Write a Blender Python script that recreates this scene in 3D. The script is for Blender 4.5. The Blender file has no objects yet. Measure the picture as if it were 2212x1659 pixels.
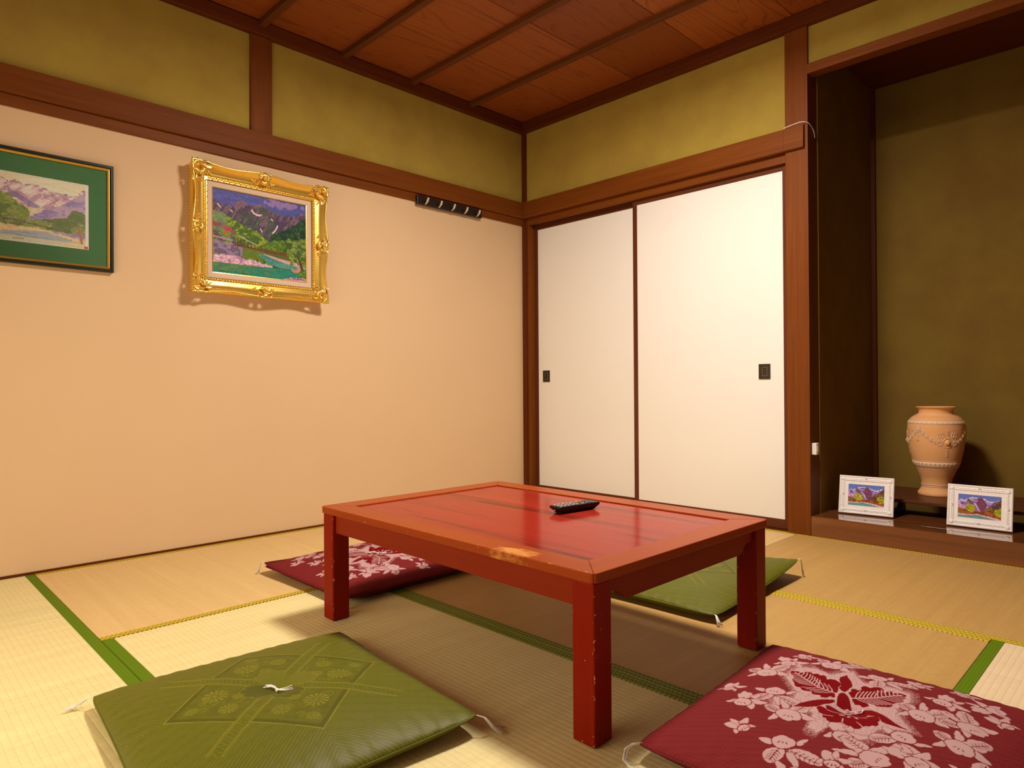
import bpy, bmesh, math, random
import numpy as np
from mathutils import Matrix, Vector

random.seed(7)
RNG = np.random.default_rng(11)
SC = bpy.context.scene
COL = SC.collection
PI = math.pi
R_ = math.radians

# ------------------------------------------------------------------ camera
cam_data = bpy.data.cameras.new('camera')
cam = bpy.data.objects.new('camera', cam_data)
COL.objects.link(cam)
cam_data.sensor_fit = 'HORIZONTAL'
cam_data.sensor_width = 36.0
cam_data.lens = 36.0 * 1443.2 / 2212.0
cam_data.clip_start = 0.02
_yaw, _pit, _rol = R_(45.3044), R_(0.2254), R_(-0.3689)
_f = Vector((-math.sin(_yaw) * math.cos(_pit), math.cos(_yaw) * math.cos(_pit), math.sin(_pit)))
_r = Vector((math.cos(_yaw), math.sin(_yaw), 0.0))
_u = _r.cross(_f)
_rr = _r * math.cos(_rol) + _u * math.sin(_rol)
_uu = -_r * math.sin(_rol) + _u * math.cos(_rol)
M = Matrix((( _rr.x, _uu.x, -_f.x, 3.0835), (_rr.y, _uu.y, -_f.y, -3.1649), (_rr.z, _uu.z, -_f.z, 0.6997), (0, 0, 0, 1)))
cam.matrix_world = M
SC.camera = cam

# ------------------------------------------------------------------ world, light, exposure
world = bpy.data.worlds.new('world')
SC.world = world
world.use_nodes = True
world.node_tree.nodes['Background'].inputs[0].default_value = (1.0, 0.85, 0.65, 1)
world.node_tree.nodes['Background'].inputs[1].default_value = 0.02

LAMP = (1.80, -1.43, 2.29)          # round ceiling lamp in the middle of the room
LAMP_WATT = 59.0
ld = bpy.data.lights.new('ceiling_lamp_light', 'AREA')
ld.shape = 'DISK'
ld.size = 0.36
ld.energy = LAMP_WATT
ld.color = (1.0, 0.89, 0.77)
lo = bpy.data.objects.new('ceiling_lamp_light', ld)
lo.location = (LAMP[0], LAMP[1], LAMP[2] - 0.004)
COL.objects.link(lo)
ls_ = bpy.data.lights.new('ceiling_lamp_rim_light', 'POINT')     # the lamp's glowing rim, which throws light sideways
ls_.energy = 7.5
ls_.color = (1.0, 0.89, 0.77)
ls_.shadow_soft_size = 0.10
lo2 = bpy.data.objects.new('ceiling_lamp_rim_light', ls_)
lo2.location = (LAMP[0], LAMP[1], LAMP[2] - 0.115)
COL.objects.link(lo2)

# soft fill light added low behind the camera, brightens the floor under the table
wd = bpy.data.lights.new('low_fill_light', 'AREA')
wd.shape = 'RECTANGLE'; wd.size = 1.60; wd.size_y = 0.60
wd.energy = 14.0
wd.color = (1.0, 0.80, 0.56)
wo = bpy.data.objects.new('low_fill_light', wd)
wo.location = (1.45, -3.535, 0.60); wo.rotation_euler = (R_(90), 0, 0)
COL.objects.link(wo)

SC.view_settings.view_transform = 'Standard'
SC.view_settings.look = 'None'
SC.view_settings.gamma = 1.0
SC.view_settings.use_curve_mapping = False
SC.view_settings.exposure = 0.0

# ------------------------------------------------------------------ helpers
def srgb(r, g, b):
    out = []
    for c in (r, g, b):
        c = c / 255.0
        out.append(c / 12.92 if c <= 0.04045 else ((c + 0.055) / 1.055) ** 2.4)
    return tuple(out)

def lin(a):
    a = np.asarray(a, float) / 255.0
    return np.where(a <= 0.04045, a / 12.92, ((a + 0.055) / 1.055) ** 2.4)

class MB:
    """collects plain shapes; build() links them as one mesh object"""
    def __init__(self):
        self.v = []
        self.f = []
    def add(self, vs, fs):
        o = len(self.v)
        self.v += [tuple(map(float, p)) for p in vs]
        self.f += [tuple(i + o for i in q) for q in fs]
        return self
    def box(self, x0, x1, y0, y1, z0, z1):
        vs = [(x, y, z) for z in (z0, z1) for y in (y0, y1) for x in (x0, x1)]
        return self.add(vs, [(0, 2, 3, 1), (4, 5, 7, 6), (0, 1, 5, 4), (2, 6, 7, 3), (0, 4, 6, 2), (1, 3, 7, 5)])
    def prism(self, poly, axis, a0, a1):
        """poly is a list of 2D points; extruded along axis (0, 1, 2) from a0 to a1"""
        n = len(poly)
        def mk(p, a):
            if axis == 0: return (a, p[0], p[1])
            if axis == 1: return (p[0], a, p[1])
            return (p[0], p[1], a)
        vs = [mk(p, a0) for p in poly] + [mk(p, a1) for p in poly]
        fs = [tuple(range(n))[::-1], tuple(range(n, 2 * n))]
        fs += [(i, (i + 1) % n, n + (i + 1) % n, n + i) for i in range(n)]
        return self.add(vs, fs)
    def tube(self, pts, r, n=6, cap=True):
        pts = [Vector(p) for p in pts]
        m = len(pts)
        rs = r if hasattr(r, '__len__') else [r] * m
        vs, fs = [], []
        up = Vector((0, 0, 1))
        for i, p in enumerate(pts):
            t = (pts[min(i + 1, m - 1)] - pts[max(i - 1, 0)])
            t = t.normalized() if t.length > 1e-9 else Vector((0, 0, 1))
            a = t.cross(up)
            if a.length < 1e-3: a = t.cross(Vector((1, 0, 0)))
            a.normalize()
            b = a.cross(t)
            for k in range(n):
                an = 2 * PI * k / n
                vs.append(p + (a * math.cos(an) + b * math.sin(an)) * rs[i])
        for i in range(m - 1):
            for k in range(n):
                k2 = (k + 1) % n
                fs.append((i * n + k, i * n + k2, (i + 1) * n + k2, (i + 1) * n + k))
        if cap:
            fs.append(tuple(range(n))[::-1])
            fs.append(tuple(range((m - 1) * n, m * n)))
        return self.add(vs, fs)
    def lathe(self, prof, n=32, c=(0, 0)):
        """prof: list of (radius, z)"""
        vs, fs = [], []
        for r, z in prof:
            for k in range(n):
                a = 2 * PI * k / n
                vs.append((c[0] + r * math.cos(a), c[1] + r * math.sin(a), z))
        for i in range(len(prof) - 1):
            for k in range(n):
                k2 = (k + 1) % n
                fs.append((i * n + k, i * n + k2, (i + 1) * n + k2, (i + 1) * n + k))
        return self.add(vs, fs)
    def blob(self, c, rad, rot=None, nu=8, nv=6):
        """an ellipsoid with radii rad, optionally rotated by a 3x3 matrix"""
        vs, fs = [], []
        for i in range(nv + 1):
            th = PI * i / nv
            for k in range(nu):
                a = 2 * PI * k / nu
                p = Vector((rad[0] * math.sin(th) * math.cos(a), rad[1] * math.sin(th) * math.sin(a), rad[2] * math.cos(th)))
                if rot is not None: p = rot @ p
                vs.append(Vector(c) + p)
        for i in range(nv):
            for k in range(nu):
                k2 = (k + 1) % nu
                fs.append((i * nu + k, (i + 1) * nu + k, (i + 1) * nu + k2, i * nu + k2))
        return self.add(vs, fs)
    def build(self, name, m, parent=None, smooth=False, bevel=0.0, seg=2, loc=None):
        me = bpy.data.meshes.new(name)
        me.from_pydata(self.v, [], self.f)
        me.validate()
        bm = bmesh.new(); bm.from_mesh(me)
        bmesh.ops.remove_doubles(bm, verts=bm.verts, dist=1e-6)
        bmesh.ops.recalc_face_normals(bm, faces=bm.faces)
        bm.to_mesh(me); bm.free()
        o = bpy.data.objects.new(name, me)
        COL.objects.link(o)
        me.materials.append(m)
        if smooth:
            for p in me.polygons: p.use_smooth = True
        if bevel > 0:
            md = o.modifiers.new('bevel', 'BEVEL')
            md.width = bevel; md.segments = seg; md.limit_method = 'ANGLE'; md.angle_limit = R_(40)
        if parent is not None: o.parent = parent
        if loc is not None: o.location = loc
        return o

def empty(name, loc=(0, 0, 0), rz=0.0):
    o = bpy.data.objects.new(name, None)
    o.empty_display_size = 0.05
    o.location = loc
    o.rotation_euler = (0, 0, rz)
    COL.objects.link(o)
    return o

def tag(o, label, cat, group=None):
    o['label'] = label; o['category'] = cat
    if group: o['group'] = group
    return o

def struct(o, label=None):
    o['kind'] = 'structure'
    if label: o['label'] = label
    return o

def copy_tree(o, parent=None):
    c = o.copy(); COL.objects.link(c)
    if parent is not None: c.parent = parent
    for ch in list(o.children): copy_tree(ch, c)
    return c

def grid_obj(name, P, m, parent=None, col=None, extra=None, uv=None, smooth=True):
    """P: (a, b, 3) points of a regular grid; col: (a, b, 3) linear colours"""
    a, b = P.shape[:2]
    idx = np.arange(a * b).reshape(a, b)
    q = np.stack([idx[:-1, :-1], idx[1:, :-1], idx[1:, 1:], idx[:-1, 1:]], -1).reshape(-1, 4)
    me = bpy.data.meshes.new(name)
    me.vertices.add(a * b); me.vertices.foreach_set('co', P.reshape(-1).astype(np.float32))
    me.loops.add(q.size); me.loops.foreach_set('vertex_index', q.reshape(-1).astype(np.int32))
    me.polygons.add(len(q))
    me.polygons.foreach_set('loop_start', (np.arange(len(q)) * 4).astype(np.int32))
    me.polygons.foreach_set('loop_total', np.full(len(q), 4, np.int32))
    me.update(calc_edges=True)
    if smooth: me.polygons.foreach_set('use_smooth', np.ones(len(q), bool))
    if col is not None:
        at = me.color_attributes.new('Col', 'FLOAT_COLOR', 'POINT')
        c4 = np.ones((a * b, 4), np.float32); c4[:, :3] = col.reshape(-1, 3)
        at.data.foreach_set('color', c4.reshape(-1))
    if extra is not None:
        at = me.attributes.new('mask', 'FLOAT', 'POINT')
        at.data.foreach_set('value', extra.reshape(-1).astype(np.float32))
    if uv is not None:
        ul = me.uv_layers.new(name='UVMap')
        ul.data.foreach_set('uv', uv.reshape(-1, 2)[q.reshape(-1)].reshape(-1).astype(np.float32))
    me.materials.append(m)
    o = bpy.data.objects.new(name, me); COL.objects.link(o)
    if parent is not None: o.parent = parent
    return o

# ------------------------------------------------------------------ materials
class NT:
    def __init__(self, name):
        self.m = bpy.data.materials.new(name); self.m.use_nodes = True
        self.t = self.m.node_tree; self.n = self.t.nodes
        self.b = self.n['Principled BSDF']
    def node(self, typ, ins=None, **kw):
        n = self.n.new(typ)
        for k, v in kw.items(): setattr(n, k, v)
        for k, v in (ins or {}).items(): self.set(n.inputs[k], v)
        return n
    def set(self, sock, v):
        if isinstance(v, bpy.types.NodeSocket): self.t.links.new(v, sock)
        elif isinstance(v, bpy.types.Node): self.t.links.new(v.outputs[0], sock)
        else:
            if hasattr(sock.default_value, '__len__') and len(sock.default_value) == 4 and len(v) == 3: v = (*v, 1)
            sock.default_value = v
    def math(self, op, a, b=0.0, c=None):
        n = self.node('ShaderNodeMath', operation=op)
        self.set(n.inputs[0], a); self.set(n.inputs[1], b)
        if c is not None: self.set(n.inputs[2], c)
        return n.outputs[0]
    def mix(self, f, a, b):
        n = self.node('ShaderNodeMix', data_type='RGBA')
        self.set(n.inputs[0], f); self.set(n.inputs[6], a); self.set(n.inputs[7], b)
        return n.outputs[2]
    def coord(self, kind='Object', scale=(1, 1, 1), rot=(0, 0, 0), loc=(0, 0, 0)):
        tc = self.node('ShaderNodeTexCoord')
        mp = self.node('ShaderNodeMapping', {'Vector': tc.outputs[kind], 'Scale': scale, 'Rotation': rot, 'Location': loc})
        return mp.outputs[0]
    def noise(self, vec, scale=5, detail=3, rough=0.5, dist=0.0):
        return self.node('ShaderNodeTexNoise', {'Vector': vec, 'Scale': scale, 'Detail': detail, 'Roughness': rough, 'Distortion': dist}).outputs[0]
    def ramp(self, f, stops):
        n = self.node('ShaderNodeValToRGB'); self.set(n.inputs[0], f)
        e = n.color_ramp.elements
        while len(e) < len(stops): e.new(0.5)
        for i, (p, c) in enumerate(stops):
            e[i].position = p; e[i].color = (*c, 1) if len(c) == 3 else c
        return n.outputs[0]
    def step(self, f, a, b):
        n = self.node('ShaderNodeMapRange', {0: f, 1: a, 2: b}); n.clamp = True
        return n.outputs[0]
    def bump(self, h, strength=0.3, dist=0.001):
        n = self.node('ShaderNodeBump', {'Height': h, 'Strength': strength, 'Distance': dist})
        self.set(self.b.inputs['Normal'], n.outputs[0])
    def out(self, col=None, rough=0.5, metal=0.0, spec=0.5, coat=0.0, coat_rough=0.05, sheen=0.0):
        if col is not None: self.set(self.b.inputs['Base Color'], col)
        self.set(self.b.inputs['Roughness'], rough); self.set(self.b.inputs['Metallic'], metal)
        self.set(self.b.inputs['Specular IOR Level'], spec)
        self.b.inputs['Coat Weight'].default_value = coat; self.b.inputs['Coat Roughness'].default_value = coat_rough
        self.b.inputs['Sheen Weight'].default_value = sheen
        return self.m

def plain(name, col, rough=0.5, metal=0.0, spec=0.4, coat=0.0, var=0.06, scale=40):
    t = NT(name)
    n = t.noise(t.coord(), scale, 3)
    c = t.mix(n, tuple(x * (1 - var) for x in col), tuple(min(1, x * (1 + var)) for x in col))
    return t.out(c, rough, metal, spec, coat)

def wood(name, dark, light, axis, rough=0.5, coat=0.0, fine=60, spec=0.12):
    """fine straight grain along axis"""
    t = NT(name)
    sc = [1.0, 1.0, 1.0]; sc[axis] = 0.04
    v = t.coord('Object', tuple(sc))
    n1 = t.noise(v, fine, 5, 0.6, 0.4)
    n2 = t.noise(v, fine * 0.18, 2, 0.5)
    f = t.math('ADD', t.math('MULTIPLY', n1, 0.65), t.math('MULTIPLY', n2, 0.35))
    c = t.ramp(f, [(0.33, dark), (0.66, light)])
    t.bump(n1, 0.06, 0.001)
    return t.out(c, rough, 0, spec, coat)

TRIM_D, TRIM_L = (0.140, 0.036, 0.0045), (0.205, 0.058, 0.0075)
M_trim = [wood('cedar_trim_%s' % 'xyz'[i], TRIM_D, TRIM_L, i, 0.5) for i in range(3)]
DK_D, DK_L = (0.080, 0.017, 0.0035), (0.135, 0.030, 0.006)
M_dark = [wood('dark_trim_%s' % 'xyz'[i], DK_D, DK_L, i, 0.45) for i in range(3)]
M_batten = wood('batten_wood', (0.100, 0.030, 0.008), (0.145, 0.047, 0.013), 0, 0.5)
M_stile = [wood('lacquer_stile_%s' % 'xyz'[i], (0.10, 0.028, 0.012), (0.14, 0.042, 0.017), i, 0.35) for i in range(3)]

def m_ceiling_board():
    t = NT('ceiling_board_wood')
    oi = t.node('ShaderNodeObjectInfo')
    v = t.coord('Object', (1, 0.10, 1))
    off = t.node('ShaderNodeVectorMath', {0: v}, operation='ADD')
    cmb = t.node('ShaderNodeCombineXYZ', {0: t.math('MULTIPLY', oi.outputs['Random'], 9.0), 1: t.math('MULTIPLY', oi.outputs['Random'], 17.0)})
    t.set(off.inputs[1], cmb.outputs[0])
    n = t.noise(off.outputs[0], 5.5, 2, 0.5, 0.6)
    rings = t.math('FRACT', t.math('MULTIPLY', n, 16.0))
    line = t.step(rings, 0.72, 0.98)
    fine = t.noise(t.coord('Object', (1, 0.03, 1)), 150, 4, 0.6)
    base = t.mix(oi.outputs['Random'], (0.22, 0.050, 0.009), (0.39, 0.105, 0.018))
    base = t.mix(t.math('MULTIPLY', fine, 0.45), base, (0.17, 0.036, 0.007))
    c = t.mix(t.math('MULTIPLY', line, 0.5), base, (0.10, 0.018, 0.005))
    return t.out(c, 0.45, 0, 0.4)
M_ceil = m_ceiling_board()

def m_plaster(name, a, b):
    t = NT(name)
    v = t.coord()
    n1 = t.noise(v, 4.5, 4, 0.6); n2 = t.noise(v, 260, 2, 0.6)
    c = t.mix(t.step(n1, 0.36, 0.66), a, b)
    c = t.mix(t.math('MULTIPLY', n2, 0.25), c, tuple(x * 0.75 for x in a))
    t.bump(n2, 0.25, 0.001)
    return t.out(c, 0.9, 0, 0.15)
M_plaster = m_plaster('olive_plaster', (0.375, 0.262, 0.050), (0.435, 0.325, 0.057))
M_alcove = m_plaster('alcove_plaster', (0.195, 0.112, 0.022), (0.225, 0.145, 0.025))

def m_paper(name, a, b, sc=900):
    t = NT(name)
    v = t.coord('Object', (1, 1, 1))
    n = t.noise(v, 3.0, 3, 0.5); w = t.noise(t.coord('Object', (1, 1, 0.25)), sc, 2, 0.6)
    c = t.mix(n, a, b)
    t.bump(w, 0.15, 0.0006)
    return t.out(c, 0.75, 0, 0.2)
M_wallpaper = m_paper('peach_wallpaper', (0.70, 0.49, 0.295), (0.73, 0.525, 0.315))
M_fusuma = m_paper('white_fusuma_paper', (0.85, 0.84, 0.81), (0.88, 0.87, 0.84))

def m_tatami(name, a, b, c3):
    """woven rush: UV in metres, u across the mat (rush direction), v along it"""
    t = NT(name)
    tc = t.node('ShaderNodeTexCoord')
    sp = t.node('ShaderNodeSeparateXYZ', {0: tc.outputs['UV']})
    u, v = sp.outputs[0], sp.outputs[1]
    cu = t.math('DIVIDE', u, 0.0150)                       # warp columns
    fu = t.math('FRACT', cu)
    iu = t.math('FLOOR', cu)
    odd = t.math('MODULO', iu, 2.0)
    jit = t.node('ShaderNodeTexWhiteNoise', {1: iu}, noise_dimensions='1D').outputs[0]
    vv = t.math('ADD', t.math('DIVIDE', v, 0.0068), t.math('ADD', t.math('MULTIPLY', odd, 0.5), t.math('MULTIPLY', jit, 0.45)))
    iv = t.math('FLOOR', vv); fv = t.math('FRACT', vv)
    colm = t.math('SINE', t.math('MULTIPLY', fu, PI))
    cell = t.node('ShaderNodeCombineXYZ', {0: iu, 1: iv})
    wn = t.node('ShaderNodeTexWhiteNoise', {0: cell.outputs[0]}, noise_dimensions='2D').outputs[0]
    gap = t.math('MULTIPLY', t.step(t.math('ABSOLUTE', t.math('SUBTRACT', fv, 0.5)), 0.36, 0.5), t.step(wn, 0.35, 0.95))
    h = t.math('SUBTRACT', t.math('POWER', colm, 0.45), t.math('MULTIPLY', gap, 0.55))
    t.bump(h, 0.45, 0.0012)
    st = t.node('ShaderNodeCombineXYZ', {0: t.math('MULTIPLY', u, 1.6), 1: t.math('MULTIPLY', v, 130.0)})
    sn1 = t.noise(st.outputs[0], 1.0, 3, 0.6)
    st2 = t.node('ShaderNodeCombineXYZ', {0: t.math('MULTIPLY', u, 0.8), 1: t.math('MULTIPLY', v, 26.0)})
    sn = t.math('ADD', t.math('MULTIPLY', sn1, 0.55), t.math('MULTIPLY', t.noise(st2.outputs[0], 1.0, 2, 0.5), 0.45))
    bn = t.noise(tc.outputs['UV'], 3.5, 2, 0.5)
    col = t.mix(t.step(sn, 0.32, 0.68), a, b)
    col = t.mix(t.math('MULTIPLY', gap, 0.75), col, c3)
    col = t.mix(t.math('MULTIPLY', t.step(t.math('POWER', colm, 0.6), 0.5, 0.1), 0.22), col, tuple(x * 0.55 for x in c3))
    col = t.mix(t.math('MULTIPLY', t.step(bn, 0.4, 0.7), 0.25), col, a)
    return t.out(col, 0.62, 0, 0.35)
M_tatami_y = m_tatami('tatami_rush_pale', (0.72, 0.62, 0.30), (0.82, 0.73, 0.37), (0.66, 0.49, 0.21))
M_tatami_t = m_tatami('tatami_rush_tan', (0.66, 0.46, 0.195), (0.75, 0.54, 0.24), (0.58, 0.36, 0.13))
M_tatami_o = m_tatami('tatami_rush_brown', (0.47, 0.275, 0.078), (0.55, 0.335, 0.105), (0.40, 0.21, 0.055))  # darker, browner rush for the back right and inner back mats
M_tatami_p = m_tatami('tatami_rush_cream', (0.76, 0.58, 0.36), (0.84, 0.67, 0.43), (0.64, 0.42, 0.24))

def m_border(name, ground, motif, plainish):
    """brocade edging: UV in metres, u across, v along"""
    t = NT(name)
    tc = t.node('ShaderNodeTexCoord')
    sp = t.node('ShaderNodeSeparateXYZ', {0: tc.outputs['UV']})
    u, v = sp.outputs[0], sp.outputs[1]
    if plainish:
        a = t.math('SINE', t.math('MULTIPLY', u, 2 * PI / 0.0075)); b = t.math('SINE', t.math('MULTIPLY', v, 2 * PI / 0.0065))
        f = t.step(t.math('MAXIMUM', a, b), 0.88, 1.0)
        c = t.mix(t.math('MULTIPLY', f, 0.6), motif, ground)
    else:
        pu, pv = 0.0140, 0.0120
        row = t.math('FLOOR', t.math('DIVIDE', u, pu))
        vo = t.math('ADD', t.math('DIVIDE', v, pv), t.math('MULTIPLY', t.math('MODULO', t.math('ABSOLUTE', row), 2.0), 0.5))
        x = t.math('SUBTRACT', t.math('FRACT', t.math('DIVIDE', u, pu)), 0.5)
        y = t.math('SUBTRACT', t.math('FRACT', vo), 0.5)
        d = t.math('POWER', t.math('ADD', t.math('MULTIPLY', x, x), t.math('MULTIPLY', y, y)), 0.5)
        ring = t.math('LESS_THAN', t.math('ABSOLUTE', t.math('SUBTRACT', d, 0.36)), 0.115)
        core = t.math('LESS_THAN', d, 0.20)
        f = t.math('MAXIMUM', ring, core)
        c = t.mix(f, ground, motif)
    fine = t.math('SINE', t.math('MULTIPLY', u, 2 * PI / 0.0011))
    t.bump(fine, 0.2, 0.0003)
    return t.out(c, 0.6, 0, 0.12)
M_gold_border = m_border('brocade_gold_border', (0.085, 0.100, 0.010), (0.72, 0.50, 0.045), False)
M_green_border = m_border('woven_green_border', (0.030, 0.085, 0.002), (0.115, 0.205, 0.004), True)
M_hex_border = m_border('brocade_green_border', (0.020, 0.045, 0.010), (0.30, 0.34, 0.035), False)

def m_lacquer(name, a, b, streak, axis, rough, wear=0.0, spec=0.3):
    t = NT(name)
    sc = [1.0, 1.0, 1.0]; sc[axis] = 0.05
    v = t.coord('Object', tuple(sc))
    n1 = t.noise(v, 34, 4, 0.6, 0.6); n2 = t.noise(v, 17, 3, 0.55)
    c = t.mix(n1, a, b)
    if streak: c = t.mix(t.math('MULTIPLY', t.math('MULTIPLY', t.step(n2, 0.44, 0.66), 0.75), t.step(n1, 0.44, 0.62)), c, streak)
    r = rough
    if wear > 0:
        g = t.node('ShaderNodeTexCoord').outputs['Generated']
        sp = t.node('ShaderNodeSeparateXYZ', {0: g})
        e = [t.math('ABSOLUTE', t.math('SUBTRACT', sp.outputs[i], 0.5)) for i in range(3)]
        edge = t.math('MINIMUM', e[0], e[1])
        edge = t.step(edge, 0.36, 0.47)
        ch = t.noise(t.coord('Object', (1, 1, 0.45)), 170, 2, 0.6, 0.5)
        big = t.noise(t.coord('Object'), 11, 2, 0.5)
        k = t.math('ADD', ch, t.math('MULTIPLY', edge, 0.115))
        k = t.math('ADD', k, t.math('MULTIPLY', t.math('SUBTRACT', big, 0.5), 0.12))
        w = t.step(k, 0.765 - wear, 0.785 - wear)
        c = t.mix(w, c, (0.62, 0.33, 0.16))
        r = t.math('ADD', rough, t.math('MULTIPLY', w, 0.4))
    return t.out(c, r, 0, spec)
M_leg = m_lacquer('red_lacquer_leg', (0.18, 0.009, 0.003), (0.27, 0.017, 0.0045), None, 2, 0.35, 0.022, 0.05)
M_apron = [m_lacquer('red_lacquer_apron_%s' % 'xy'[i], (0.19, 0.016, 0.004), (0.27, 0.027, 0.006), None, i, 0.4, 0.0, 0.08) for i in range(2)]
M_panel = m_lacquer('red_grain_panel', (0.22, 0.014, 0.009), (0.42, 0.034, 0.016), (0.05, 0.008, 0.006), 0, 0.13, 0.0, 0.07)

def m_frameboard(axis):
    t = NT('worn_frame_board_%s' % 'xy'[axis])
    sc = [1.0, 1.0, 1.0]; sc[axis] = 0.06
    n1 = t.noise(t.coord('Object', tuple(sc)), 30, 4, 0.6, 0.4)
    c = t.mix(n1, (0.25, 0.036, 0.007), (0.37, 0.068, 0.012))
    if axis == 0:   # rubbed bare patch on the edge nearest the cushion
        sp = t.node('ShaderNodeSeparateXYZ', {0: t.coord('Object')})
        dx = t.math('DIVIDE', t.math('SUBTRACT', sp.outputs[0], 0.300), 0.085)
        dy = t.math('DIVIDE', t.math('SUBTRACT', sp.outputs[1], -0.352), 0.034)
        d = t.math('ADD', t.math('MULTIPLY', dx, dx), t.math('MULTIPLY', dy, dy))
        nn = t.noise(t.coord('Object', (0.5, 1, 1)), 55, 3, 0.6)
        k = t.math('SUBTRACT', t.math('ADD', nn, 0.35), t.math('MULTIPLY', d, 0.45))
        c = t.mix(t.step(k, 0.52, 0.80), c, (0.60, 0.25, 0.065))
        ch = t.noise(t.coord('Object', (0.6, 1, 1)), 140, 2, 0.5)
        ed = t.step(sp.outputs[1], -0.350, -0.366)
        c = t.mix(t.math('MULTIPLY', ed, t.step(ch, 0.69, 0.72)), c, (0.62, 0.30, 0.13))
    return t.out(c, 0.28, 0, 0.06)
M_fboard = [m_frameboard(0), m_frameboard(1)]

M_alcove_floor = wood('polished_alcove_floor', (0.13, 0.040, 0.012), (0.25, 0.082, 0.024), 0, 0.10, 0.6, 26, 0.5)
M_stand = wood('dark_stand_wood', (0.07, 0.018, 0.009), (0.12, 0.032, 0.014), 0, 0.35)
M_black = plain('black_plastic', (0.008, 0.008, 0.009), 0.35)
M_blackboard = plain('black_brown_board', (0.018, 0.009, 0.007), 0.4)
M_steel = plain('satin_steel', (0.72, 0.68, 0.62), 0.28, 0.9)
M_bronze = plain('dark_bronze', (0.055, 0.045, 0.030), 0.4, 0.6)
M_bronze_l = plain('rubbed_bronze', (0.30, 0.26, 0.18), 0.35, 0.8)
M_shoji = m_paper('pale_wall_paper', (0.80, 0.74, 0.64), (0.82, 0.76, 0.66))
M_white = plain('white_plastic', (0.80, 0.77, 0.72), 0.4)
M_thread = plain('white_cotton_thread', (0.86, 0.84, 0.82), 0.8)
M_gold = plain('gold_leaf', (1.0, 0.63, 0.13), 0.25, 0.80, 0.6, 0.0, 0.14, 45)
M_gold_dull = plain('dull_gold', (0.60, 0.36, 0.06), 0.38, 0.75)
M_liner = plain('beige_linen_liner', (0.68, 0.50, 0.36), 0.85, 0, 0.2, 0, 0.08, 500)
M_greenmat = plain('green_mat_board', (0.095, 0.245, 0.095), 0.7, 0, 0.2)
M_frame_black = plain('black_green_frame', (0.012, 0.016, 0.010), 0.3)
M_wframe = plain('white_frame_paint', (0.92, 0.89, 0.88), 0.5)
M_wrelief = plain('grey_rubbed_relief', (0.66, 0.56, 0.53), 0.6)
M_terra = plain('terracotta', (0.84, 0.44, 0.185), 0.62, 0, 0.2, 0, 0.05, 25)
M_relief = plain('pale_slip_relief', (0.80, 0.60, 0.44), 0.65)

def m_glass():
    t = NT('picture_glass')
    t.out((1, 1, 1), 0.03, 0, 0.5)
    t.b.inputs['Alpha'].default_value = 1.0
    tr = t.node('ShaderNodeBsdfTransparent'); gl = t.node('ShaderNodeBsdfGlossy', {'Roughness': 0.03})
    fr = t.node('ShaderNodeFresnel', {'IOR': 1.45})
    mx = t.node('ShaderNodeMixShader', {0: fr.outputs[0], 1: tr.outputs[0], 2: gl.outputs[0]})
    t.t.links.new(mx.outputs[0], t.n['Material Output'].inputs[0])
    return t.m
M_glass = m_glass()

def m_attr(name, rough, spec=0.4, bumpy=0.0):
    t = NT(name)
    a = t.node('ShaderNodeVertexColor', layer_name='Col')
    if bumpy: t.bump(t.noise(t.coord('Object', (1, 1, 1)), 220, 3, 0.6), bumpy, 0.001)
    return t.out(a.outputs[0], rough, 0, spec)
M_oil = m_attr('oil_paint', 0.5, 0.15, 0.4)
M_print = m_attr('matte_print', 0.65, 0.12)

def m_red_cloth():
    t = NT('dark_red_printed_cloth')
    a = t.node('ShaderNodeVertexColor', layer_name='Col').outputs[0]
    k = t.node('ShaderNodeAttribute', attribute_name='mask').outputs['Fac']     # 1 on the plain woven ground
    tc = t.node('ShaderNodeTexCoord')
    mp = t.node('ShaderNodeMapping', {'Vector': tc.outputs['UV'], 'Rotation': (0, 0, R_(20)), 'Scale': (1, 1, 1)})
    sp = t.node('ShaderNodeSeparateXYZ', {0: mp.outputs[0]})
    # key-fret weave: bundles of parallel lines, alternately across and along
    cs, ls = 0.0115, 0.0023 * 1.0
    x, y = t.math('DIVIDE', sp.outputs[0], cs), t.math('DIVIDE', sp.outputs[1], cs)
    par = t.math('GREATER_THAN', t.math('FRACT', t.math('MULTIPLY', t.math('ADD', t.math('FLOOR', x), t.math('FLOOR', y)), 0.5)), 0.25)
    lx = t.math('FRACT', t.math('DIVIDE', sp.outputs[0], ls)); ly = t.math('FRACT', t.math('DIVIDE', sp.outputs[1], ls))
    l = t.math('ADD', t.math('MULTIPLY', par, lx), t.math('MULTIPLY', t.math('SUBTRACT', 1.0, par), ly))
    f = t.math('MULTIPLY', t.math('GREATER_THAN', l, 0.5), k)
    c = t.mix(t.math('MULTIPLY', f, 0.60), a, (0.27, 0.048, 0.050))
    t.bump(l, 0.12, 0.0004)
    return t.out(c, 0.8, 0, 0.05)
M_redcloth = m_red_cloth()

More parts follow.
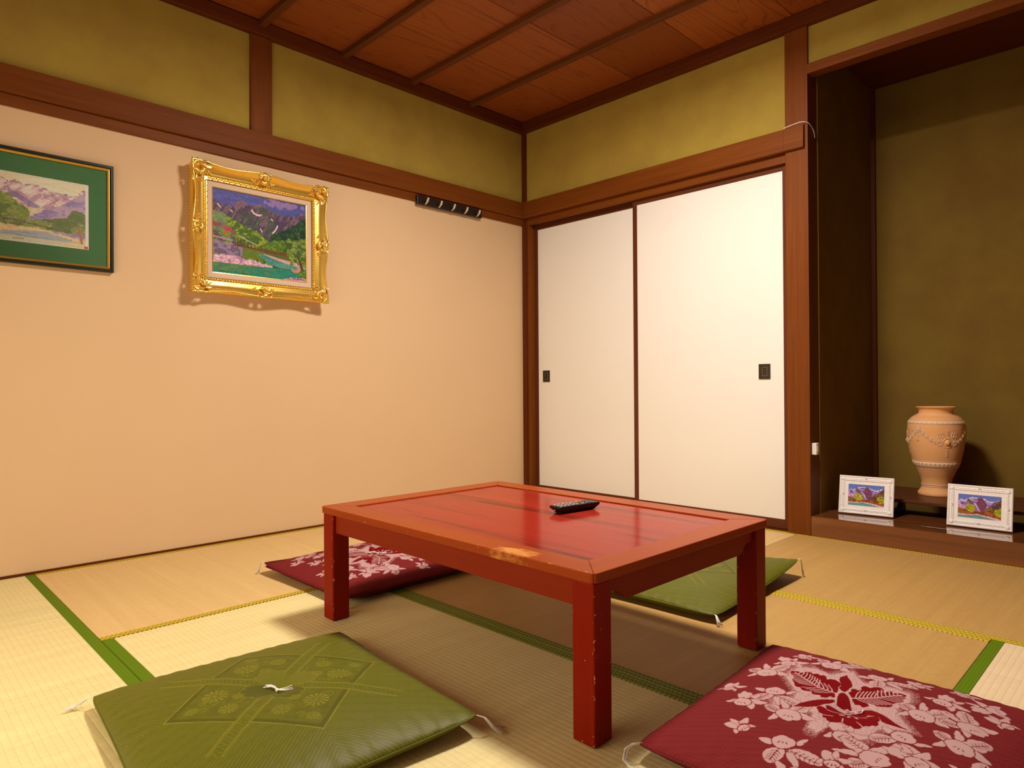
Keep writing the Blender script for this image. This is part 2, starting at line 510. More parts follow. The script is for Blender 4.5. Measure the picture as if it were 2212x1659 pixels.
def m_green_cloth():
    t = NT('olive_green_damask')
    k = t.node('ShaderNodeAttribute', attribute_name='mask').outputs['Fac']
    base = t.mix(t.noise(t.coord('Object'), 9, 2), (0.092, 0.100, 0.0050), (0.112, 0.120, 0.0065))
    c = t.mix(t.step(k, 0.5, 1.0), base, (0.215, 0.200, 0.018))
    c = t.mix(t.step(k, 0.5, 0.0), c, (0.055, 0.056, 0.004))
    w = t.node('ShaderNodeTexCoord').outputs['UV']
    t.bump(t.noise(w, 900, 2), 0.12, 0.0005)
    return t.out(c, 0.50, 0, 0.22)
M_greencloth = m_green_cloth()
M_red_plain = plain('dark_red_cloth', (0.12, 0.008, 0.010), 0.7, 0, 0.2)
M_green_plain = plain('olive_green_cloth', (0.11, 0.115, 0.008), 0.6, 0, 0.2)

# ================================================================== the setting
RX, RY = 3.58, -3.58                 # room: x 0..3.58, y -3.58..0
# ---- floor with eight tatami mats
sub = struct(MB().box(-0.02, RX + 0.02, RY - 0.02, 0.0, -0.12, -0.056).build('floor', M_dark[0]))
def uv_box(o, along):
    """UV in metres; u across the mat, v along it"""
    me = o.data; ul = me.uv_layers.new(name='UVMap')
    for l in me.loops:
        co = me.vertices[l.vertex_index].co
        ul.data[l.index].uv = (co.x, co.y) if along == 'y' else (co.y, co.x)
G_ = 0.0008
def tatami(x0, x1, y0, y1, along, m, b0, b1):
    """b0 / b1: material of the edging on the low and the high long side"""
    mat_ = MB().box(x0 + G_, x1 - G_, y0 + G_, y1 - G_, -0.055, -0.0002).build('tatami_mat', m, sub, bevel=0.0025)
    uv_box(mat_, along)
    w = 0.030
    for k, bm_ in ((0, b0), (1, b1)):
        if along == 'x':
            a0, a1 = (y0 + G_, y0 + w) if k == 0 else (y1 - w, y1 - G_)
            b = MB().box(x0 + G_, x1 - G_, a0, a1, -0.02, 0.0012)
        else:
            a0, a1 = (x0 + G_, x0 + w) if k == 0 else (x1 - w, x1 - G_)
            b = MB().box(a0, a1, y0 + G_, y1 - G_, -0.02, 0.0012)
        e = b.build('cloth_edging', bm_, mat_, bevel=0.001)
        uv_box(e, along)
YA, YB, YC = -0.948, -1.830, -2.672
XA, XB = 0.955, 2.702
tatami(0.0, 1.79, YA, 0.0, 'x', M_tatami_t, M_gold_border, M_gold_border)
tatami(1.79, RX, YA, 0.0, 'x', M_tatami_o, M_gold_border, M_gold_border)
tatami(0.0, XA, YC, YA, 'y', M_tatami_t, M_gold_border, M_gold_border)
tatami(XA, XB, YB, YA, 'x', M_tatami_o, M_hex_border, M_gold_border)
tatami(XA, XB, YC, YB, 'x', M_tatami_y, M_green_border, M_hex_border)
tatami(XB, RX, YC, YA, 'y', M_tatami_p, M_green_border, M_green_border)
tatami(0.0, 1.79, RY, YC, 'x', M_tatami_y, M_green_border, M_green_border)
tatami(1.79, RX, RY, YC, 'x', M_tatami_y, M_green_border, M_green_border)

# ---- left wall
Z_K0, Z_K1, Z_N1, Z_C0 = 1.757, 1.800, 1.906, 2.364       # lintel strip, rail top, cornice bottom
wl = struct(MB().box(-0.10, -0.004, RY, 0.10, -0.05, 2.52).build('wall_left', M_dark[2]))
MB().box(-0.03, 0.0, RY, -0.002, -0.03, Z_K0 + 0.01).build('wallpaper_panel', M_wallpaper, wl)
MB().box(-0.03, -0.002, RY, -1.83, Z_N1 - 0.03, 2.45).build('plaster_panel', M_plaster, wl)
MB().box(-0.03, -0.002, -1.73, -0.002, Z_N1 - 0.03, 2.45).build('plaster_panel', M_plaster, wl)
struct(MB().box(-0.002, 0.012, RY, -0.001, Z_K0, Z_K1).build('trim_1', M_trim[1], bevel=0.001))                  # lintel strip under the rail
struct(MB().prism([(-0.004, Z_K1 + 0.001), (0.024, Z_K1 + 0.001), (0.028, Z_K1 + 0.006), (0.024, Z_N1), (-0.004, Z_N1)], 1, RY, -0.004).build('trim_2', M_trim[1], bevel=0.001))
struct(MB().box(-0.02, 0.012, -1.832, -1.728, Z_N1 + 0.0005, Z_C0).build('trim_3', M_trim[2], bevel=0.0015))    # short post above the rail
struct(MB().box(-0.002, 0.006, RY, -0.055, -0.003, 0.010).build('baseboard_left', M_dark[1]))

# ---- cornice
struct(MB().box(-0.004, 0.036, RY, -0.036, Z_C0, 2.425).build('trim_4', M_dark[1], bevel=0.002))
struct(MB().box(-0.004, RX, -0.036, 0.02, Z_C0, 2.425).build('trim_5', M_dark[0], bevel=0.002))

# ---- ceiling: lapped boards above battens
ceil = struct(MB().box(-0.02, RX + 0.02, RY - 0.02, 0.10, 2.450, 2.52).build('ceiling', M_dark[0]))
bw = RX / 8
for i in range(8):
    x0, x1 = i * bw, (i + 1) * bw + 0.004
    MB().prism([(x0, 2.431), (x1, 2.428), (x1, 2.436), (x0, 2.439)], 1, RY, 0.0).build('ceiling_board', M_ceil, ceil)
for k in range(1, 9):
    y = -0.045 - 0.435 * k
    MB().box(0.030, RX, y - 0.016, y + 0.016, 2.402, 2.434).build('batten', M_batten, ceil, bevel=0.002)

# ---- back wall (sliding doors, pillar, alcove)
wb = struct(MB().box(-0.02, 1.79, 0.10, 0.16, -0.1, 2.52).build('wall_back', M_dark[0]))
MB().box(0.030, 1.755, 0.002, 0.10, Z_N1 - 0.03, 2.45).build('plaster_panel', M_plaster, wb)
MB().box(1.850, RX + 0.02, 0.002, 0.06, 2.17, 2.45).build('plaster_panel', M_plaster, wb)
struct(MB().box(0.0, 0.034, -0.012, 0.10, -0.05, 2.42).build('trim_6', M_dark[2], bevel=0.001))                  # corner post
struct(MB().box(0.0345, 0.052, 0.0, 0.10, -0.05, Z_K0 + 0.002).build('trim_7', M_trim[2], bevel=0.001))
struct(MB().box(1.750, 1.856, -0.014, 0.095, -0.05, 2.40).build('trim_8', M_trim[2], bevel=0.002))              # alcove pillar
struct(MB().prism([(0.10, Z_K0), (0.085, Z_K0), (0.085, 1.775), (0.020, 1.775), (0.020, Z_K0), (-0.002, Z_K0), (-0.002, Z_K1), (0.10, Z_K1)], 0, 0.0345, 1.7495).build('trim_9', M_trim[0]))
struct(MB().prism([(0.09, Z_K1 + 0.001), (-0.030, Z_K1 + 0.001), (-0.034, Z_K1 + 0.006), (-0.030, Z_N1), (0.09, Z_N1)], 0, 0.0285, 1.7495).build('trim_10', M_trim[0]))
struct(MB().prism([(-0.0145, Z_K1 + 0.001), (-0.030, Z_K1 + 0.001), (-0.034, Z_K1 + 0.006), (-0.030, Z_N1), (-0.0145, Z_N1)], 0, 1.7496, 1.842).build('trim_11', M_trim[0], bevel=0.001))
struct(MB().box(0.0525, 1.7495, 0.004, 0.10, -0.05, 0.006).build('trim_12', M_dark[0]))                          # sill

# ---- sliding doors
def fusuma(name, x0, x1, yf, pull_x, z_top, label):
    d = struct(empty(name, ((x0 + x1) / 2, yf, 0.007)), label)
    hw = (x1 - x0) / 2; z0, z1 = 0.0, z_top - 0.007; s = 0.028; th = 0.026
    MB().box(-hw + s - 0.002, hw - s + 0.002, 0.003, th - 0.003, z0 + 0.04, z1 - 0.03).build('panel', M_fusuma, d)
    for sx in (-1, 1):
        a = sx * hw; b = sx * (hw - s)
        MB().box(min(a, b), max(a, b), 0, th, z0, z1).build('stile', M_stile[2], d, bevel=0.0015)
    MB().box(-hw + s, hw - s, 0.001, th - 0.001, z0, z0 + 0.046).build('rail', M_stile[0], d, bevel=0.0015)
    MB().box(-hw + s, hw - s, 0.001, th - 0.001, z1 - 0.044, z1).build('rail', M_stile[0], d, bevel=0.0015)
    px = pull_x - (x0 + x1) / 2; pz = 0.759
    p = MB()
    for (a, b, c, e) in ((-.029, .029, .026, .037), (-.029, .029, -.037, -.026), (-.029, -.016, -.026, .026), (.016, .029, -.026, .026)):
        p.box(px + a, px + b, -0.001, 0.006, pz + c, pz + e)
    pl = p.build('finger_pull', M_bronze, d)
    MB().box(px - .016, px + .016, 0.0018, 0.005, pz - .026, pz + .026).build('recess', M_bronze, pl)
    q = MB()
    for (a, b, c, e) in ((-.0135, .0135, .0205, .0225), (-.0135, .0135, -.0225, -.0205), (-.0135, -.0115, -.0205, .0205), (.0115, .0135, -.0205, .0205)):
        q.box(px + a, px + b, 0.0005, 0.003, pz + c, pz + e)
    q.build('inner_ring', M_bronze_l, pl)
    return d
fusuma('door_1', 0.053, 0.890, 0.052, 0.150, 1.773, 'white papered sliding door in the corner, behind its neighbour')
fusuma('door_2', 0.855, 1.7485, 0.021, 1.625, 1.773, 'white papered sliding door next to the alcove pillar')

# ---- alcove
AX0, AY1, AZ = 1.860, 0.865, 0.093
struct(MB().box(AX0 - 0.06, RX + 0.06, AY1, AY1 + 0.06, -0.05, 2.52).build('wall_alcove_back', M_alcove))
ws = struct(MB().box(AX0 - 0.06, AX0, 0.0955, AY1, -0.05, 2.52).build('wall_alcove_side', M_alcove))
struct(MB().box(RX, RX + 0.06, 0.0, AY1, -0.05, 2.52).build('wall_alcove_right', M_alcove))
struct(MB().box(AX0, RX, 0.061, AY1, 2.330, 2.40).build('ceiling_alcove', M_dark[0]))
struct(MB().box(AX0 - 0.02, RX, 0.090, AY1, 0.04, AZ - 0.0005).build('floor_alcove', M_alcove_floor))
struct(MB().box(1.8565, RX, -0.014, 0.0895, -0.05, AZ).build('trim_13', M_alcove_floor, bevel=0.004))            # sill in front of the raised floor
struct(MB().box(1.8565, RX, -0.020, 0.045, 2.139, 2.184).build('trim_14', M_trim[0], bevel=0.0015))              # beam above the opening
struct(MB().box(AX0, AX0 + 0.022, AY1 - 0.022, AY1, AZ, 2.33).build('trim_15', M_dark[2]))                        # corner bead
# ---- the two walls behind the camera
wr = struct(MB().box(RX, RX + 0.08, RY, 0.0, -0.05, 2.52).build('wall_right', M_dark[2]))
wf = struct(MB().box(-0.1, RX + 0.08, RY - 0.08, RY, -0.05, 2.52).build('wall_front', M_shoji))

wn = struct(empty('fill_window_1', (1.45, RY + 0.001, 0.27)), 'low paper window added behind the viewer for the fill light')  # unseen window, added to house the low fill light
MB().box(-0.80, 0.80, 0.0, 0.010, 0.03, 0.83).build('paper', M_shoji, wn)
for k in range(6): MB().box(-0.806 + 0.32 * k, -0.794 + 0.32 * k, 0.010, 0.024, 0.03, 0.83).build('muntin', M_trim[2], wn)
for k in range(4): MB().box(-0.80, 0.80, 0.011, 0.022, 0.028 + 0.26 * k, 0.040 + 0.26 * k).build('muntin', M_trim[0], wn)
for k in (-1, 1): MB().box(min(k * .80, k * .84), max(k * .80, k * .84), 0.0, 0.030, 0.0, 0.87).build('jamb', M_trim[2], wn)
for z in (0.0, 0.84): MB().box(-0.80, 0.80, 0.0, 0.030, z, z + 0.03).build('rail', M_trim[0], wn)

# ---- round ceiling lamp (above the camera's view)
lamp = tag(empty('ceiling_lamp', (LAMP[0], LAMP[1], LAMP[2])), 'round white ceiling lamp above the low table', 'lamp')
MB().lathe([(0.0, 0.06), (0.27, 0.06), (0.285, 0.03), (0.28, 0.0), (0.262, -0.003), (0.262, 0.004), (0.0, 0.004)], 48).build('shade', M_white, lamp, smooth=True)
MB().lathe([(0.0, 0.16), (0.06, 0.16), (0.06, 0.06), (0.0, 0.06)], 24).build('mount', M_white, lamp)
def m_emit():
    t = NT('lit_diffuser'); t.out((0.9, 0.85, 0.8), 0.5)
    t.set(t.b.inputs['Emission Color'], (1.0, 0.82, 0.6)); t.b.inputs['Emission Strength'].default_value = 6.0
    return t.m
MB().lathe([(0.0, 0.0035), (0.25, 0.0035), (0.255, 0.001), (0.25, 0.0), (0.0, 0.0)], 48).build('diffuser', m_emit(), lamp)

# ================================================================== canvas for printed and painted pictures
class Canvas:
    def __init__(self, x0, x1, y0, y1, nx, ny, bg):
        self.x = np.linspace(x0, x1, nx); self.y = np.linspace(y0, y1, ny)
        self.X, self.Y = np.meshgrid(self.x, self.y, indexing='ij')
        self.c = np.empty((nx, ny, 3)); self.c[:] = lin(bg)
    def inside(self, P):
        P = np.asarray(P, float); X, Y = self.X, self.Y
        i0, i1 = np.searchsorted(self.x, [P[:, 0].min(), P[:, 0].max()]); j0, j1 = np.searchsorted(self.y, [P[:, 1].min(), P[:, 1].max()])
        m = np.zeros(X.shape, bool)
        if i1 <= i0 or j1 <= j0: return m
        x, y = X[i0:i1, j0:j1], Y[i0:i1, j0:j1]
        r = np.zeros(x.shape, bool)
        n = len(P)
        for k in range(n):
            (ax, ay), (bx, by) = P[k], P[(k + 1) % n]
            if ay == by: continue
            r ^= ((ay > y) != (by > y)) & (x < (bx - ax) * (y - ay) / (by - ay) + ax)
        m[i0:i1, j0:j1] = r
        return m
    def near(self, L, w):
        L = np.asarray(L, float); X, Y = self.X, self.Y
        m = np.zeros(X.shape, bool)
        for k in range(len(L) - 1):
            a, b = L[k], L[k + 1]
            i0, i1 = np.searchsorted(self.x, [min(a[0], b[0]) - w, max(a[0], b[0]) + w]); j0, j1 = np.searchsorted(self.y, [min(a[1], b[1]) - w, max(a[1], b[1]) + w])
            if i1 <= i0 or j1 <= j0: continue
            x, y = X[i0:i1, j0:j1] - a[0], Y[i0:i1, j0:j1] - a[1]
            d = b - a; t = np.clip((x * d[0] + y * d[1]) / max(d @ d, 1e-12), 0, 1)
            m[i0:i1, j0:j1] |= np.hypot(x - t * d[0], y - t * d[1]) < w
        return m
    def fill(self, P, col): self.c[self.inside(P)] = lin(col)
    def line(self, L, w, col): self.c[self.near(L, w)] = lin(col)
    def over(self, mask, col, a=1.0):
        a = np.asarray(a)[..., None] if np.ndim(a) else a
        k = mask[..., None] * a
        self.c = self.c * (1 - k) + lin(col) * k

def vnoise(X, Y, s, seed):
    """smooth value noise on coordinates scaled by s"""
    r = np.random.default_rng(seed); T = r.random((64, 64))
    x, y = X * s, Y * s
    xi, yi = np.floor(x).astype(int), np.floor(y).astype(int)
    fx, fy = x - xi, y - yi
    fx, fy = fx * fx * (3 - 2 * fx), fy * fy * (3 - 2 * fy)
    g = lambda a, b: T[a % 64, b % 64]
    return (g(xi, yi) * (1 - fx) + g(xi + 1, yi) * fx) * (1 - fy) + (g(xi, yi + 1) * (1 - fx) + g(xi + 1, yi + 1) * fx) * fy

def fbm(X, Y, s, seed, o=4):
    return sum(vnoise(X, Y, s * 2 ** k, seed + k) * 0.5 ** (k + 1) for k in range(o))

def interp(x, pts):
    p = np.array(pts); return np.interp(x, p[:, 0], p[:, 1])

# canvases below use x = 0..1 to the right, y = 0..1 downwards
def paint_oil(nx=360, ny=300):
    cv = Canvas(0, 1, 0, 1, nx, ny, (78, 84, 160)); X, Y = cv.X, cv.Y
    nz = fbm(X, Y, 24, 3); n2 = fbm(X, Y * 1.4, 48, 9); st = fbm(X, Y * 5, 9, 21)
    Xw = X + (nz - 0.5) * 0.04; Yw = Y + (fbm(X, Y, 44, 13) - 0.5) * 0.032
    cv.over(st > 0.52, (100, 98, 172), 0.6); cv.over((np.hypot((X - .74) / .2, (Y - .05) / .045) < 1 + (nz - .5) * 2), (158, 126, 172), 0.7)
    ridge = interp(Xw, [(0, .14), (.05, .15), (.11, .19), (.16, .15), (.20, .19), (.25, .11), (.31, .09), (.38, .13), (.44, .11), (.52, .10), (.58, .14), (.66, .18), (.72, .19), (.80, .17), (.86, .18), (.93, .10), (1, .14)])
    mt = Yw > ridge
    cv.over(mt, (98, 72, 96))
    cv.over(mt & (n2 > .5), (122, 96, 112), .8); cv.over(mt & (nz < .42), (62, 56, 84), .8)
    lines = fbm(X * 1.4 + Y * 0.7, Y * 0.35, 26, 33)
    cv.over(mt & (lines > .54), (70, 62, 86), .7); cv.over(mt & (lines < .40), (136, 112, 122), .5)
    low = Yw > ridge + .12 + .1 * np.sin(X * 9)
    cv.over(mt & low & (nz > .42), (58, 82, 66), .75)
    for L, w in (([(.40, .19), (.42, .22), (.45, .235), (.48, .24)], .010), ([(.47, .235), (.50, .225)], .008), ([(.61, .26), (.62, .27)], .007), ([(.62, .43), (.645, .40), (.67, .35), (.675, .33)], .008), ([(.49, .40), (.505, .43)], .006), ([(.05, .18), (.08, .22)], .006), ([(.18, .23), (.20, .25)], .006)):
        cv.line(L, w, (226, 190, 200))
    right = Yw > interp(Xw, [(0, 2), (.58, 2), (.60, .46), (.70, .40), (.80, .33), (.90, .25), (1, .16)])
    cv.over(right, (34, 66, 42)); cv.over(right & (n2 > .5), (52, 90, 52), .8); cv.over(right & (nz < .4), (26, 46, 50), .8)
    left = Yw > interp(Xw, [(0, .26), (.1, .28), (.2, .33), (.33, .40), (.45, .43), (.52, .50), (.60, .56), (1, .60)])
    cv.over(left, (104, 132, 38)); cv.over(left & (n2 > .50), (156, 172, 58), .85); cv.over(left & (nz < .42), (58, 92, 38), .85)
    cv.over(left & (X < .14) & (Y < .5), (112, 138, 110), .6)
    bush = Yw > interp(Xw, [(0, 2), (.46, 2), (.48, .60), (.58, .55), (.66, .51), (.76, .49), (.84, .47), (.9, .46), (1, .45)])
    cv.over(bush, (78, 112, 34)); cv.over(bush & (n2 > .52), (120, 148, 52), .85); cv.over(bush & (nz < .44), (48, 78, 34), .85)
    cv.over((X < .09) & (Y > .40 - .0) & (Yw < .45), (142, 70, 92)); cv.fill([(.10, .44), (.14, .425), (.19, .45), (.23, .50), (.21, .51), (.13, .48)], (168, 72, 86)); cv.fill([(.11, .47), (.15, .49), (.15, .54), (.11, .52)], (186, 96, 38))
    mess = (X < .26) & (Y > .50) & (Y < .72)
    cv.over(mess & (n2 > .50), (110, 128, 96), .8); cv.over(mess & (nz < .44), (92, 70, 92), .8)
    for y0 in (.57, .62): cv.line([(0, y0), (.2, y0 + .02)], .008, (176, 138, 160))
    deck = interp(X, [(0, .60), (.25, .64), (.5, .665), (.85, .69), (1, .70)])
    cv.over((abs(Y - deck - (nz - .5) * .02) < .014) & (X > .22) & (X < .88), (112, 62, 40))
    cv.over((Y > deck - .035) & (Y < deck) & (X > .46) & (X < .85) & (n2 > .46), (104, 70, 38), .8)
    for x0 in np.arange(.25, .5, .035): cv.line([(x0, .555 + (x0 - .25) * .25), (x0, .65)], .004, (84, 52, 44))
    cv.line([(.27, .52), (.36, .57), (.46, .61)], .004, (190, 190, 180))
    under = (Y > deck + .012) & (Y < .78); cv.over(under & (X > .3) & (X < .52), (96, 120, 40)); cv.over(under & (X > .52), (86, 100, 44)); cv.over(under & (X < .30), (142, 122, 152)); cv.over(under & (X < .3) & (nz < .46), (94, 84, 112), .8)
    bank = (Yw > interp(X, [(0, .79), (.1, .775), (.25, .77), (.35, .79), (.5, .82), (.62, .84), (.63, 2), (1, 2)])) & (Y < .872)
    cv.over(bank, (204, 158, 182)); cv.over(bank & (n2 > .55), (232, 204, 220), .9); cv.over(bank & (nz < .40), (158, 112, 150), .8)
    far = (Y > interp(X, [(0, 2), (.50, 2), (.52, .70), (.7, .735), (.9, .765), (1, .78)])) & (Y < interp(X, [(0, 0), (.52, .71), (.7, .775), (.88, .81), (1, .83)]))
    cv.over(far, (196, 158, 158)); 
    riv = (Y > interp(X, [(0, 2), (.46, 2), (.47, .705), (.52, .715), (.7, .78), (.9, .815), (1, .83)])) & (Y < interp(X, [(0, 0), (.47, .72), (.55, .80), (.66, .845), (1, .86)]))
    cv.over(riv, (62, 136, 132)); cv.over(riv & (st > .5), (96, 152, 150), .7)
    Yb = Y + (st - .5) * .02; wat = Yb > interp(X, [(0, .87), (.6, .865), (1, .84)])
    cv.over(wat, (46, 118, 84)); cv.over(wat & (X < .45) & (Y < .96), (88, 118, 46), .75); cv.over(wat & (st > .5), (38, 140, 122), .7); cv.over(wat & (st < .40), (92, 140, 96), .6); cv.over(wat & (X > .5) & (st > .46), (36, 132, 120), .7)
    tree = np.hypot((X - .95) / .16, (Y - .62) / .20) < 1 + (nz - .5) * 1.2
    cv.over(tree, (98, 122, 48)); cv.over(tree & (n2 > .52), (142, 160, 78), .85); cv.over(tree & (nz < .45), (58, 84, 40), .85)
    cv.line([(.93, .74), (.955, .84), (.97, .93)], .013, (92, 56, 34)); cv.line([(.93, .74), (.90, .68)], .008, (84, 60, 36))
    gr = (X > .92) & (Yw > .86); cv.over(gr, (72, 112, 44)); cv.over(gr & (n2 > .5), (112, 146, 62), .8)
    rock = (np.hypot((X - .88) / .055, (Y - .845) / .045) < 1); cv.over(rock & (nz > .4), (188, 138, 120), .9)
    cor = Yw > interp(X, [(0, 2), (.72, 2), (.74, .99), (.82, .95), (1, .955)]); cv.over(cor, (182, 132, 162)); cv.over(cor & (n2 > .55), (208, 168, 190), .8)
    for k in range(9):
        x0 = .855 + k * .014; cv.line([(x0, .972), (x0 + .006, .958 + .008 * (k % 3)), (x0 + .010, .974)], .0026, (44, 30, 50))
    cv.c *= (0.62 + 0.76 * fbm(X * 1.5, Y, 70, 77))[..., None]
    return cv

def paint_watercolour(nx=380, ny=240):
    # x spans the whole sheet; the photograph shows its right two thirds
    cv = Canvas(0, 1, 0, 1, nx, ny, (240, 222, 196)); X, Y = cv.X, cv.Y
    nz = fbm(X, Y, 12, 5); n2 = fbm(X, Y, 46, 15); st = fbm(X, Y * 5, 8, 25)
    Xw, Yw = X + (nz - .5) * .04, Y + (n2 - .5) * .05
    cv.over((Y < .16) & (st > .5), (226, 204, 160), .5)
    ridge = interp(Xw, [(0, .20), (.1, .12), (.2, .18), (.30, .10), (.36, .16), (.42, .13), (.50, .17), (.58, .12), (.62, .17), (.70, .20), (.78, .22), (.88, .22), (.95, .12), (1, .12)])
    mt = Yw > ridge
    cv.over(mt, (222, 192, 190)); ln = fbm(X * 1.2 + Y * .9, Y * .4 - X * .2, 24, 31); l2 = fbm(X * 1.2 - Y * .9, Y * .4 + X * .2, 24, 41)
    cv.over(mt & (ln > .54), (178, 142, 168), .8); cv.over(mt & (l2 > .57), (160, 116, 140), .6); cv.over(mt & (ln < .38), (240, 222, 206), .8)
    cv.over((abs(Yw - ridge) < .012) & (n2 > .46), (150, 104, 116), .8)
    sl = Yw > interp(Xw, [(0, 2), (.50, 2), (.52, .62), (.62, .50), (.72, .42), (.82, .34), (.92, .20), (.97, .12), (1, .12)])
    cv.over(sl, (166, 142, 182)); cv.over(sl & (n2 > .52), (126, 122, 172), .7); cv.over(sl & (nz < .42), (196, 168, 186), .8)
    dk = abs(Y - interp(X, [(.36, .28), (.46, .36), (.60, .48)])) < .04
    cv.over(dk & (X > .36) & (X < .60), (134, 114, 166), .7)
    val = (Yw > .47) & (X > .40) & (X < .64) & (Yw < .56) & ~sl; cv.over(val, (224, 210, 160), .7)
    tl = (np.hypot((X - .30) / .16, (Y - .50) / .18) < 1 + (nz - .5)) | (np.hypot((X - .44) / .09, (Y - .56) / .12) < 1 + (nz - .5)) | (np.hypot((X - .1) / .18, (Y - .52) / .14) < 1 + (nz - .5))
    cv.over(tl, (128, 146, 62)); cv.over(tl & (n2 > .53), (160, 168, 92), .8); cv.over(tl & (nz < .43), (96, 122, 56), .8); cv.over(tl & (X > .2) & (X < .30) & (Y > .46) & (n2 < .5), (206, 158, 52), .8)
    b = (Yw > interp(X, [(0, .64), (.4, .66), (.5, .65), (.62, .62), (.75, .58), (.88, .52), (1, .5)])) & (Yw < .78); cv.over(b & (X < .97), (136, 150, 78)); cv.over(b & (n2 > .54), (168, 172, 112), .8); cv.over(b & (nz < .43), (92, 112, 62), .8)
    cv.line([(0, .665), (.4, .69), (.7, .74)], .005, (82, 66, 62))
    for x0 in np.arange(.02, .5, .018): cv.line([(x0, .635 + x0 * .05), (x0, .68 + x0 * .04)], .003, (110, 96, 72))
    bank = (Yw > interp(X, [(0, .70), (.2, .74), (.4, .76), (.6, .75), (.7, .79), (.9, .85), (1, .86)])); cv.over(bank, (236, 202, 150)); cv.over(bank & (nz < .42), (220, 170, 140), .6)
    wat = (Yw > interp(X, [(0, .86), (.3, .85), (.6, .80), (.66, .81), (.8, .86), (.9, .90), (1, .97)])); cv.over(wat, (170, 178, 178)); cv.over(wat & (st > .5), (140, 156, 176), .7); cv.over(wat & (Y > .91), (222, 212, 172), .75)
    cv.over((Yw > .94) & (X > .76), (238, 208, 142), .8)
    tr = np.hypot((X - .905) / .10, (Y - .56) / .18) < 1 + (nz - .5) * 1.1; cv.over(tr, (132, 146, 84)); cv.over(tr & (n2 > .52), (166, 172, 116), .8); cv.over(tr & (nz < .44), (98, 116, 68), .8)
    cv.line([(.91, .68), (.925, .80), (.935, .91)], .011, (176, 118, 92)); cv.line([(.91, .70), (.88, .82)], .006, (176, 128, 100))
    ed = (X > .965) | (Y > .975) | (Y < .02); cv.over(ed, (244, 228, 212))
    cv.fill([(.955, .945), (.985, .945), (.985, .985), (.955, .985)], (200, 84, 62))
    cv.c = np.clip((cv.c * 1.22 + .06) * (0.86 + 0.28 * fbm(X, Y, 60, 91))[..., None], 0, .97)
    for k in range(7): cv.line([(.40 + k * .012, .945), (.405 + k * .012, .93 + .006 * (k % 2))], .0026, (120, 96, 80))
    for k in range(12): cv.line([(.80 + k * .012, .962), (.806 + k * .012, .955 + .005 * (k % 3))], .002, (170, 150, 130))
    return cv

def paint_photo(seed, nx=150, ny=100):
    cv = Canvas(0, 1, 0, 1, nx, ny, (98, 122, 205)); X, Y = cv.X, cv.Y
    nz = fbm(X, Y, 12, seed); n2 = fbm(X, Y, 30, seed + 5)
    Xw, Yw = X + (nz - .5) * .05, Y + (n2 - .5) * .06
    cv.c *= (0.8 + .35 * Y)[..., None]
    ridge = interp(Xw, [(0, .30), (.06, .22), (.14, .26), (.22, .17), (.34, .10), (.50, .12), (.60, .13), (.68, .20), (.78, .24), (.90, .16), (1, .10)])
    mt = Yw > ridge; cv.over(mt, (128, 104, 172)); ln = fbm(X + Y * .6, Y * .4, 20, seed + 9)
    cv.over(mt & (ln > .52), (92, 70, 138), .8); cv.over(mt & (nz < .44), (168, 146, 196), .8)
    cv.over(mt & (Yw < ridge + .05) & (n2 > .42), (222, 210, 236), .9)
    red = (abs(Xw - .54 - (Y - .3) * .1) < .13 * (1 - abs(Y - .38) * 2.6)); cv.over(red & mt, (104, 58, 92)); cv.over(red & (n2 > .5), (132, 78, 96), .8)
    wl_ = Yw > interp(Xw, [(0, .34), (.12, .46), (.24, .62), (.26, 2), (1, 2)]); cv.over(wl_, (176, 122, 172)); cv.over(wl_ & (n2 > .5), (212, 168, 200), .8)
    sl2 = abs(Yw - interp(Xw, [(.24, .22), (.32, .38), (.40, .56)])) < .07; cv.over(sl2 & (X > .22) & (X < .42), (112, 66, 72), .9)
    sp = abs(X - interp(Y, [(.35, .38), (.45, .43), (.58, .47), (.68, .50)])) < .012; cv.over(sp & (Y > .35) & (Y < .68), (206, 190, 222))
    rt = Yw > interp(Xw, [(0, 2), (.60, 2), (.62, .58), (.72, .46), (.86, .30), (1, .08)]); cv.over(rt, (108, 72, 58)); cv.over(rt & (n2 > .5), (130, 104, 50), .85); cv.over(rt & (nz < .43), (72, 48, 62), .8)
    mid = Yw > interp(Xw, [(0, .58), (.2, .66), (.45, .68), (.7, .66), (1, .62)]); cv.over(mid, (142, 80, 34)); cv.over(mid & (n2 > .5), (172, 100, 40), .8); cv.over(mid & (X < .14), (128, 92, 44), .9); cv.over(mid & (nz < .42), (104, 56, 30), .8)
    for cx, cy, r in ((.28, .57, .125), (.93, .66, .12)):
        t = np.hypot((X - cx) / r, (Y - cy) / (r * 1.35)) < 1 + (nz - .5); cv.over(t, (146, 142, 30)); cv.over(t & (n2 > .5), (186, 182, 48), .9); cv.over(t & (nz < .44), (108, 116, 30), .8)
    bank = Yw > interp(X, [(0, .84), (.3, .84), (.42, .80), (.7, .86), (1, .95)]); cv.over(bank, (206, 168, 190))
    wat = Yw > interp(X, [(0, .90), (.3, .87), (.42, .83), (.7, .92), (.9, 1.0), (1, 1.05)]); cv.over(wat, (92, 138, 140)); cv.over(wat & (n2 > .52), (112, 152, 150), .8)
    cv.c = np.clip(cv.c * 1.25, 0, 1)
    return cv

